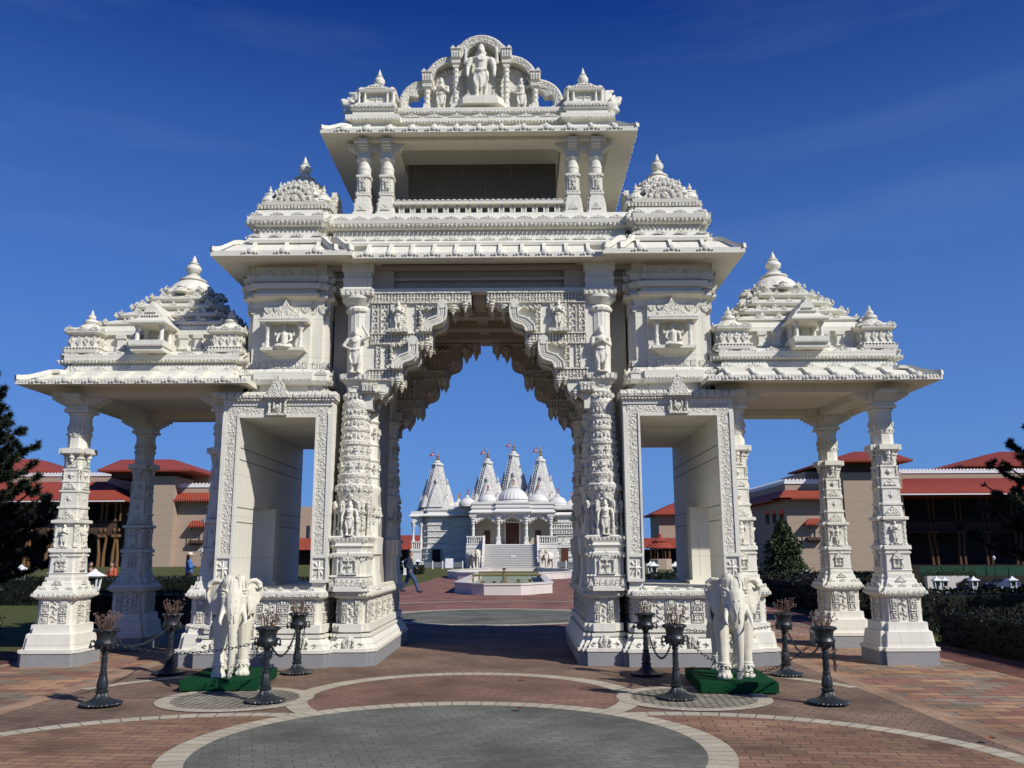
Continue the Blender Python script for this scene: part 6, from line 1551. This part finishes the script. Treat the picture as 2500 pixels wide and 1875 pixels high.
b=MB(); hip(b,35.6,62,y-3,y+9,7.05,8.38,1.2,5.5); b.build('veranda_roof','red_tile',RB); b=MB(); bx_(b,35.6,62,6.85,6.95,y-3.1,y-2.9); b.build('gutter','white_trim',RB)
balcony(RB,36.5,62,y+4,y+8.5,[38.6,39.05,41.1,41.55,43.6,44.05,46.3,46.75,49,49.5],3.6,4.6,6.85,.4,'gold_wood_shade','veranda_rail')
b=MB(); hip(b,24.85,30.8,y-1.8,y+1.6,6.65,7.35,.5,1.5); hip(b,24.85,26.0,y-1.8,y+26,6.64,7.34,.5,1.5); b.build('awning','red_tile',RB); oriel(RB,27.3,28.6,2.7,4.25,y)
for k in range(3): b=MB(); b.box(X_(25.45)-.06,X_(25.45)+.1,y+1.5+3.6*k,y+3.3+3.6*k,Z_(4.4),Z_(5.7)); b.build('window','glass_dark',RB)
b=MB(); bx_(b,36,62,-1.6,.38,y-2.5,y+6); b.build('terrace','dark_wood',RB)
# far wing seen through the openings
FL=thing('far_building','far tan block with a long low red roof glimpsed through the left window','building',(0,0,0)); b=MB(); b.box(-37,-32.2,131,140,0,9.2); b.build('tower','tan_stone',FL); b=MB(); b.box(-33.9,-33.4,130.9,131.1,4.2,6.2); b.build('window','glass_dark',FL); b=MB(); b.box(-36.5,-14.5,129,140,0,2.4); b.build('wall','dark_wood',FL); b=MB(); b.rings([[(-37,126.5,2.3),(-14,126.5,2.3),(-14,142,2.3),(-37,142,2.3)],[(-35,132,4.6),(-15.5,132,4.6),(-15.5,137,4.6),(-35,137,4.6)]]); b.build('roof','red_tile',FL)
FR=thing('far_building','far tan tower with a low red roof glimpsed through the right window','building',(0,0,0)); k=(140+13)/108.
b=MB(); b.box(24.4,34,140,150,0,8.0); b.build('tower','tan_stone',FR); b=MB(); b.rings([[(23.2,138.5,8.0),(35,138.5,8.0),(35,152,8.0),(23.2,152,8.0)],[(23.2,138.5,8.2),(35,138.5,8.2),(35,152,8.2),(23.2,152,8.2)],[(27.5,143,10.2),(31,143,10.2),(31,147,10.2),(27.5,147,10.2)]]); b.build('tower_roof','red_tile',FR)
b=MB(); b.box(21,36,137.5,139.9,0,2.2); b.build('wall','dark_wood',FR); b=MB(); b.rings([[(19.5,134.5,2.4),(37,134.5,2.4),(37,140,2.4),(19.5,140,2.4)],[(20.5,138.5,4.1),(36,138.5,4.1),(36,139.9,4.1),(20.5,139.9,4.1)]]); b.build('roof','red_tile',FR)
gz=thing('garden_pavilion','small pavilion with a two tier red roof framed by the right window','pavilion',(17.45,95,0))
b=MB(); b.rings([[(cos(a)*q,sin(a)*q*.9,z) for a in [PI/8+2*PI*i/8 for i in range(8)]] for q,z in ((1.75,2.15),(1.75,2.25),(.75,3.0),(.7,3.02))]); b.rings([[(cos(a)*q,sin(a)*q*.9,z) for a in [PI/8+2*PI*i/8 for i in range(8)]] for q,z in ((1.05,2.95),(1.05,3.02),(.25,3.45),(.2,3.7),(.28,3.72),(.02,3.95))]); b.build('roof','red_tile',gz)
for i in range(8):
    a=PI/8+2*PI*i/8; b=MB(); b.lathe(cos(a)*1.2,sin(a)*1.1,[(.06,0),(.06,2.2)],6); b.build('post','gold_wood',gz)
b=MB(); b.lathe(0,0,[(1.35,-.3),(1.35,.85),(1.25,.9)],8,rot=PI/8); b.build('parapet','tan_stone',gz)
# ================================================================== parking side at the right
gf=thing('mesh_fence','green mesh fence on posts below the right hall','fence',(57,105.5,-3.2)); b=MB(); b.box(-4,24,-.03,.03,1.75,2.95); b.build('mesh','green_mesh',gf)
for i in range(10): b=MB(); b.box(-4+2.9*i-.04,-4+2.9*i+.04,-.1,-.04,0,3.0); b.build('post','green_mesh',gf)
pw=thing('planter_wall','pale low planter wall with small shrubs right of the outer column','wall',(55.5,104.6,-3.2)); b=MB(); b.box(-2.2,3.2,-.4,.4,-.5,1.75); b.build('wall','fountain_stone',pw); b=MB(); rd=random.Random(5)
for _ in range(1600): leafquad(b,(rd.uniform(-2.2,4.4),rd.uniform(-.5,.5),1.75+abs(rd.gauss(0,.4))),.09,rd)
b.build('shrubs','bush_leaf',pw,0,recalc=False)
def car(loc,rz,mat,label):
    t=thing('parked_car',label,'car',loc,rz,'parked cars at the right'); b=MB()
    P=[(-2.2,.35),(-2.2,.75),(-1.95,.88),(-1.25,.95),(-.55,1.38),(.65,1.42),(1.35,1.0),(2.1,.92),(2.22,.7),(2.22,.35)]
    prof=lambda w,k:[(x,w,z) for x,z in P]
    b.rings([[(x,s*(.86-(.16 if z>1 else 0)-(.03 if z<.5 else 0))*f,z) for x,z in P] for s,f in ((-1,1),(-1,.9),(1,.9),(1,1))]); b.build('body',mat,t,40)
    b=MB()
    for s in (-1,1): b.add([(-1.1,s*.80,.97),(1.2,s*.80,1.0),(.6,s*.72,1.35),(-.5,s*.72,1.32)],[(0,1,2,3)])
    b.add([(-1.27,-.7,.97),(-1.27,.7,.97),(-.58,.62,1.375),(-.58,-.62,1.375)],[(0,1,2,3)]); b.add([(1.37,-.7,1.01),(1.37,.7,1.01),(.68,.62,1.42),(.68,-.62,1.42)],[(0,1,2,3)]); b.build('windows','glass_dark',t,0)
    for x in (-1.4,1.4):
        for s in (-1,1):
            m=MB(); m.lathe(0,0,[(.31,-.1),(.33,-.08),(.33,.08),(.31,.1)],16); m.v=[(x+px,s*.78+pz,.33+py) for px,py,pz in m.v]; w=m.build('wheel','rubber',t); m=MB(); m.lathe(0,0,[(.19,-.105),(.19,.105)],12); m.v=[(x+px,s*.78+pz,.33+py) for px,py,pz in m.v]; m.build('rim','pole_grey',w)
    for s in (-1,1): b=MB(); b.ball((-2.15,s*.62,.70),(.08,.2,.09),8,5); b.build('headlight','white_trim',t); b=MB(); b.ball((2.18,s*.66,.78),(.06,.16,.09),8,5); b.build('tail_light','flag_red',t)
car((58.3,102.5,terr(58,102)),R(28),'car_dark','dark low parked car behind the white lanterns'); car((61.8,102,terr(61,102)),R(25),'car_blue','blue grey saloon parked right of the dark car')
rl=thing('handrail','white tubular handrail at the right edge beyond the hedge','railing',(66,98,-3.0)); b=MB(); b.tube([(0,0,.9),(14,0,.9)],.05,6); b.build('rail','white_trim',rl)
for i in range(6): b=MB(); b.tube([(i*2.8,0,0),(i*2.8,0,.9)],.04,6); b.build('post','white_trim',rl)
lp=thing('lamp_post','thin dark lamp post in front of the green fence','lamp',(58.9,98,-3.0)); b=MB(); b.tube([(0,0,0),(0,0,3.7)],.06,8); b.build('pole','iron',lp); b=MB(); b.lathe(0,0,[(.05,3.6),(.16,3.75),(.18,3.95),(.08,4.05),(.01,4.15)],10); b.build('lamp_head','white_trim',lp)
# ================================================================== camera, sun, sky
pitch,yaw,roll=R(10.9),R(-.5),R(.22)
fw=Vector((sin(yaw)*cos(pitch),cos(yaw)*cos(pitch),sin(pitch))); r0=Vector((cos(yaw),-sin(yaw),0)); u0=Vector((-sin(yaw)*sin(pitch),-cos(yaw)*sin(pitch),cos(pitch)))
r2=r0*cos(roll)-u0*sin(roll); u2=r0*sin(roll)+u0*cos(roll)
cd=bpy.data.cameras.new('camera'); cam=bpy.data.objects.new('camera',cd); COL.objects.link(cam)
m3=Matrix((r2,u2,-fw)).transposed().to_4x4(); m3.translation=Vector((.64,-13.05,1.6)); cam.matrix_world=m3
cd.sensor_width=36; cd.lens=36*2150/2500; cd.clip_end=4000; cd.clip_start=.05; sc.camera=cam
sd=Vector((.765,-.645,.77)).normalized(); el=math.asin(sd.z)
ld=bpy.data.lights.new('sun','SUN'); ld.energy=SUN_E; ld.angle=R(.53); ld.color=(1,.965,.91)
lo=bpy.data.objects.new('sun',ld); COL.objects.link(lo); lo.rotation_euler=(-sd).to_track_quat('-Z','Y').to_euler()
w=bpy.data.worlds.new('World'); sc.world=w; w.use_nodes=True; nt=w.node_tree; bg=nt.nodes['Background']
sky=nt.nodes.new('ShaderNodeTexSky'); sky.sky_type='NISHITA'; sky.sun_disc=False; sky.sun_elevation=el; sky.sun_rotation=math.atan2(sd.x,sd.y)
sky.air_density=1.0; sky.dust_density=0; sky.ozone_density=4; sky.altitude=200
hs=nt.nodes.new('ShaderNodeHueSaturation'); hs.inputs['Saturation'].default_value=SKY_SAT; hs.inputs['Hue'].default_value=SKY_HUE
tint=nt.nodes.new('ShaderNodeMix'); tint.data_type='RGBA'; tint.blend_type='MULTIPLY'; tint.inputs[0].default_value=1; tint.inputs[7].default_value=SKY_TINT
nt.links.new(sky.outputs[0],tint.inputs[6]); nt.links.new(tint.outputs[2],hs.inputs['Color'])
# thin high streaks of vapour
tc=nt.nodes.new('ShaderNodeTexCoord'); mp=nt.nodes.new('ShaderNodeMapping'); mp.inputs['Scale'].default_value=(1.2,1.2,9); mp.inputs['Rotation'].default_value=(0,R(-14),0)
nt.links.new(tc.outputs['Generated'],mp.inputs[0]); nz=nt.nodes.new('ShaderNodeTexNoise'); nz.inputs['Scale'].default_value=2.2; nz.inputs['Detail'].default_value=6; nt.links.new(mp.outputs[0],nz.inputs['Vector'])
cr=nt.nodes.new('ShaderNodeValToRGB'); cr.color_ramp.elements[0].position=.52; cr.color_ramp.elements[0].color=(0,0,0,1); cr.color_ramp.elements[1].position=.85; cr.color_ramp.elements[1].color=(.12,.12,.12,1)
nt.links.new(nz.outputs[0],cr.inputs[0]); mx=nt.nodes.new('ShaderNodeMix'); mx.data_type='RGBA'; nt.links.new(cr.outputs[0],mx.inputs[0]); nt.links.new(hs.outputs[0],mx.inputs[6]); mx.inputs[7].default_value=(3.5,4.5,6,1)
# pale haze towards the horizon
sx=nt.nodes.new('ShaderNodeSeparateXYZ'); nt.links.new(tc.outputs['Generated'],sx.inputs[0]); c2=nt.nodes.new('ShaderNodeValToRGB'); e=c2.color_ramp.elements; e.new(.5)
for k,(q,v) in enumerate(((0,.92),(.19,.58),(.56,0))): e[k].position=q; e[k].color=(v,v,v,1)
nt.links.new(sx.outputs[2],c2.inputs[0]); m2=nt.nodes.new('ShaderNodeMix'); m2.data_type='RGBA'; nt.links.new(c2.outputs[0],m2.inputs[0]); nt.links.new(mx.outputs[2],m2.inputs[6]); m2.inputs[7].default_value=(1.25,2.9,6.6,1)
nt.links.new(m2.outputs[2],bg.inputs['Color']); bg.inputs['Strength'].default_value=SKY_E
sc.view_settings.view_transform='Standard'; sc.view_settings.look='None'; sc.view_settings.exposure=0; sc.view_settings.gamma=1
sc.cycles.max_bounces=6; sc.cycles.diffuse_bounces=3; sc.cycles.use_denoising=True
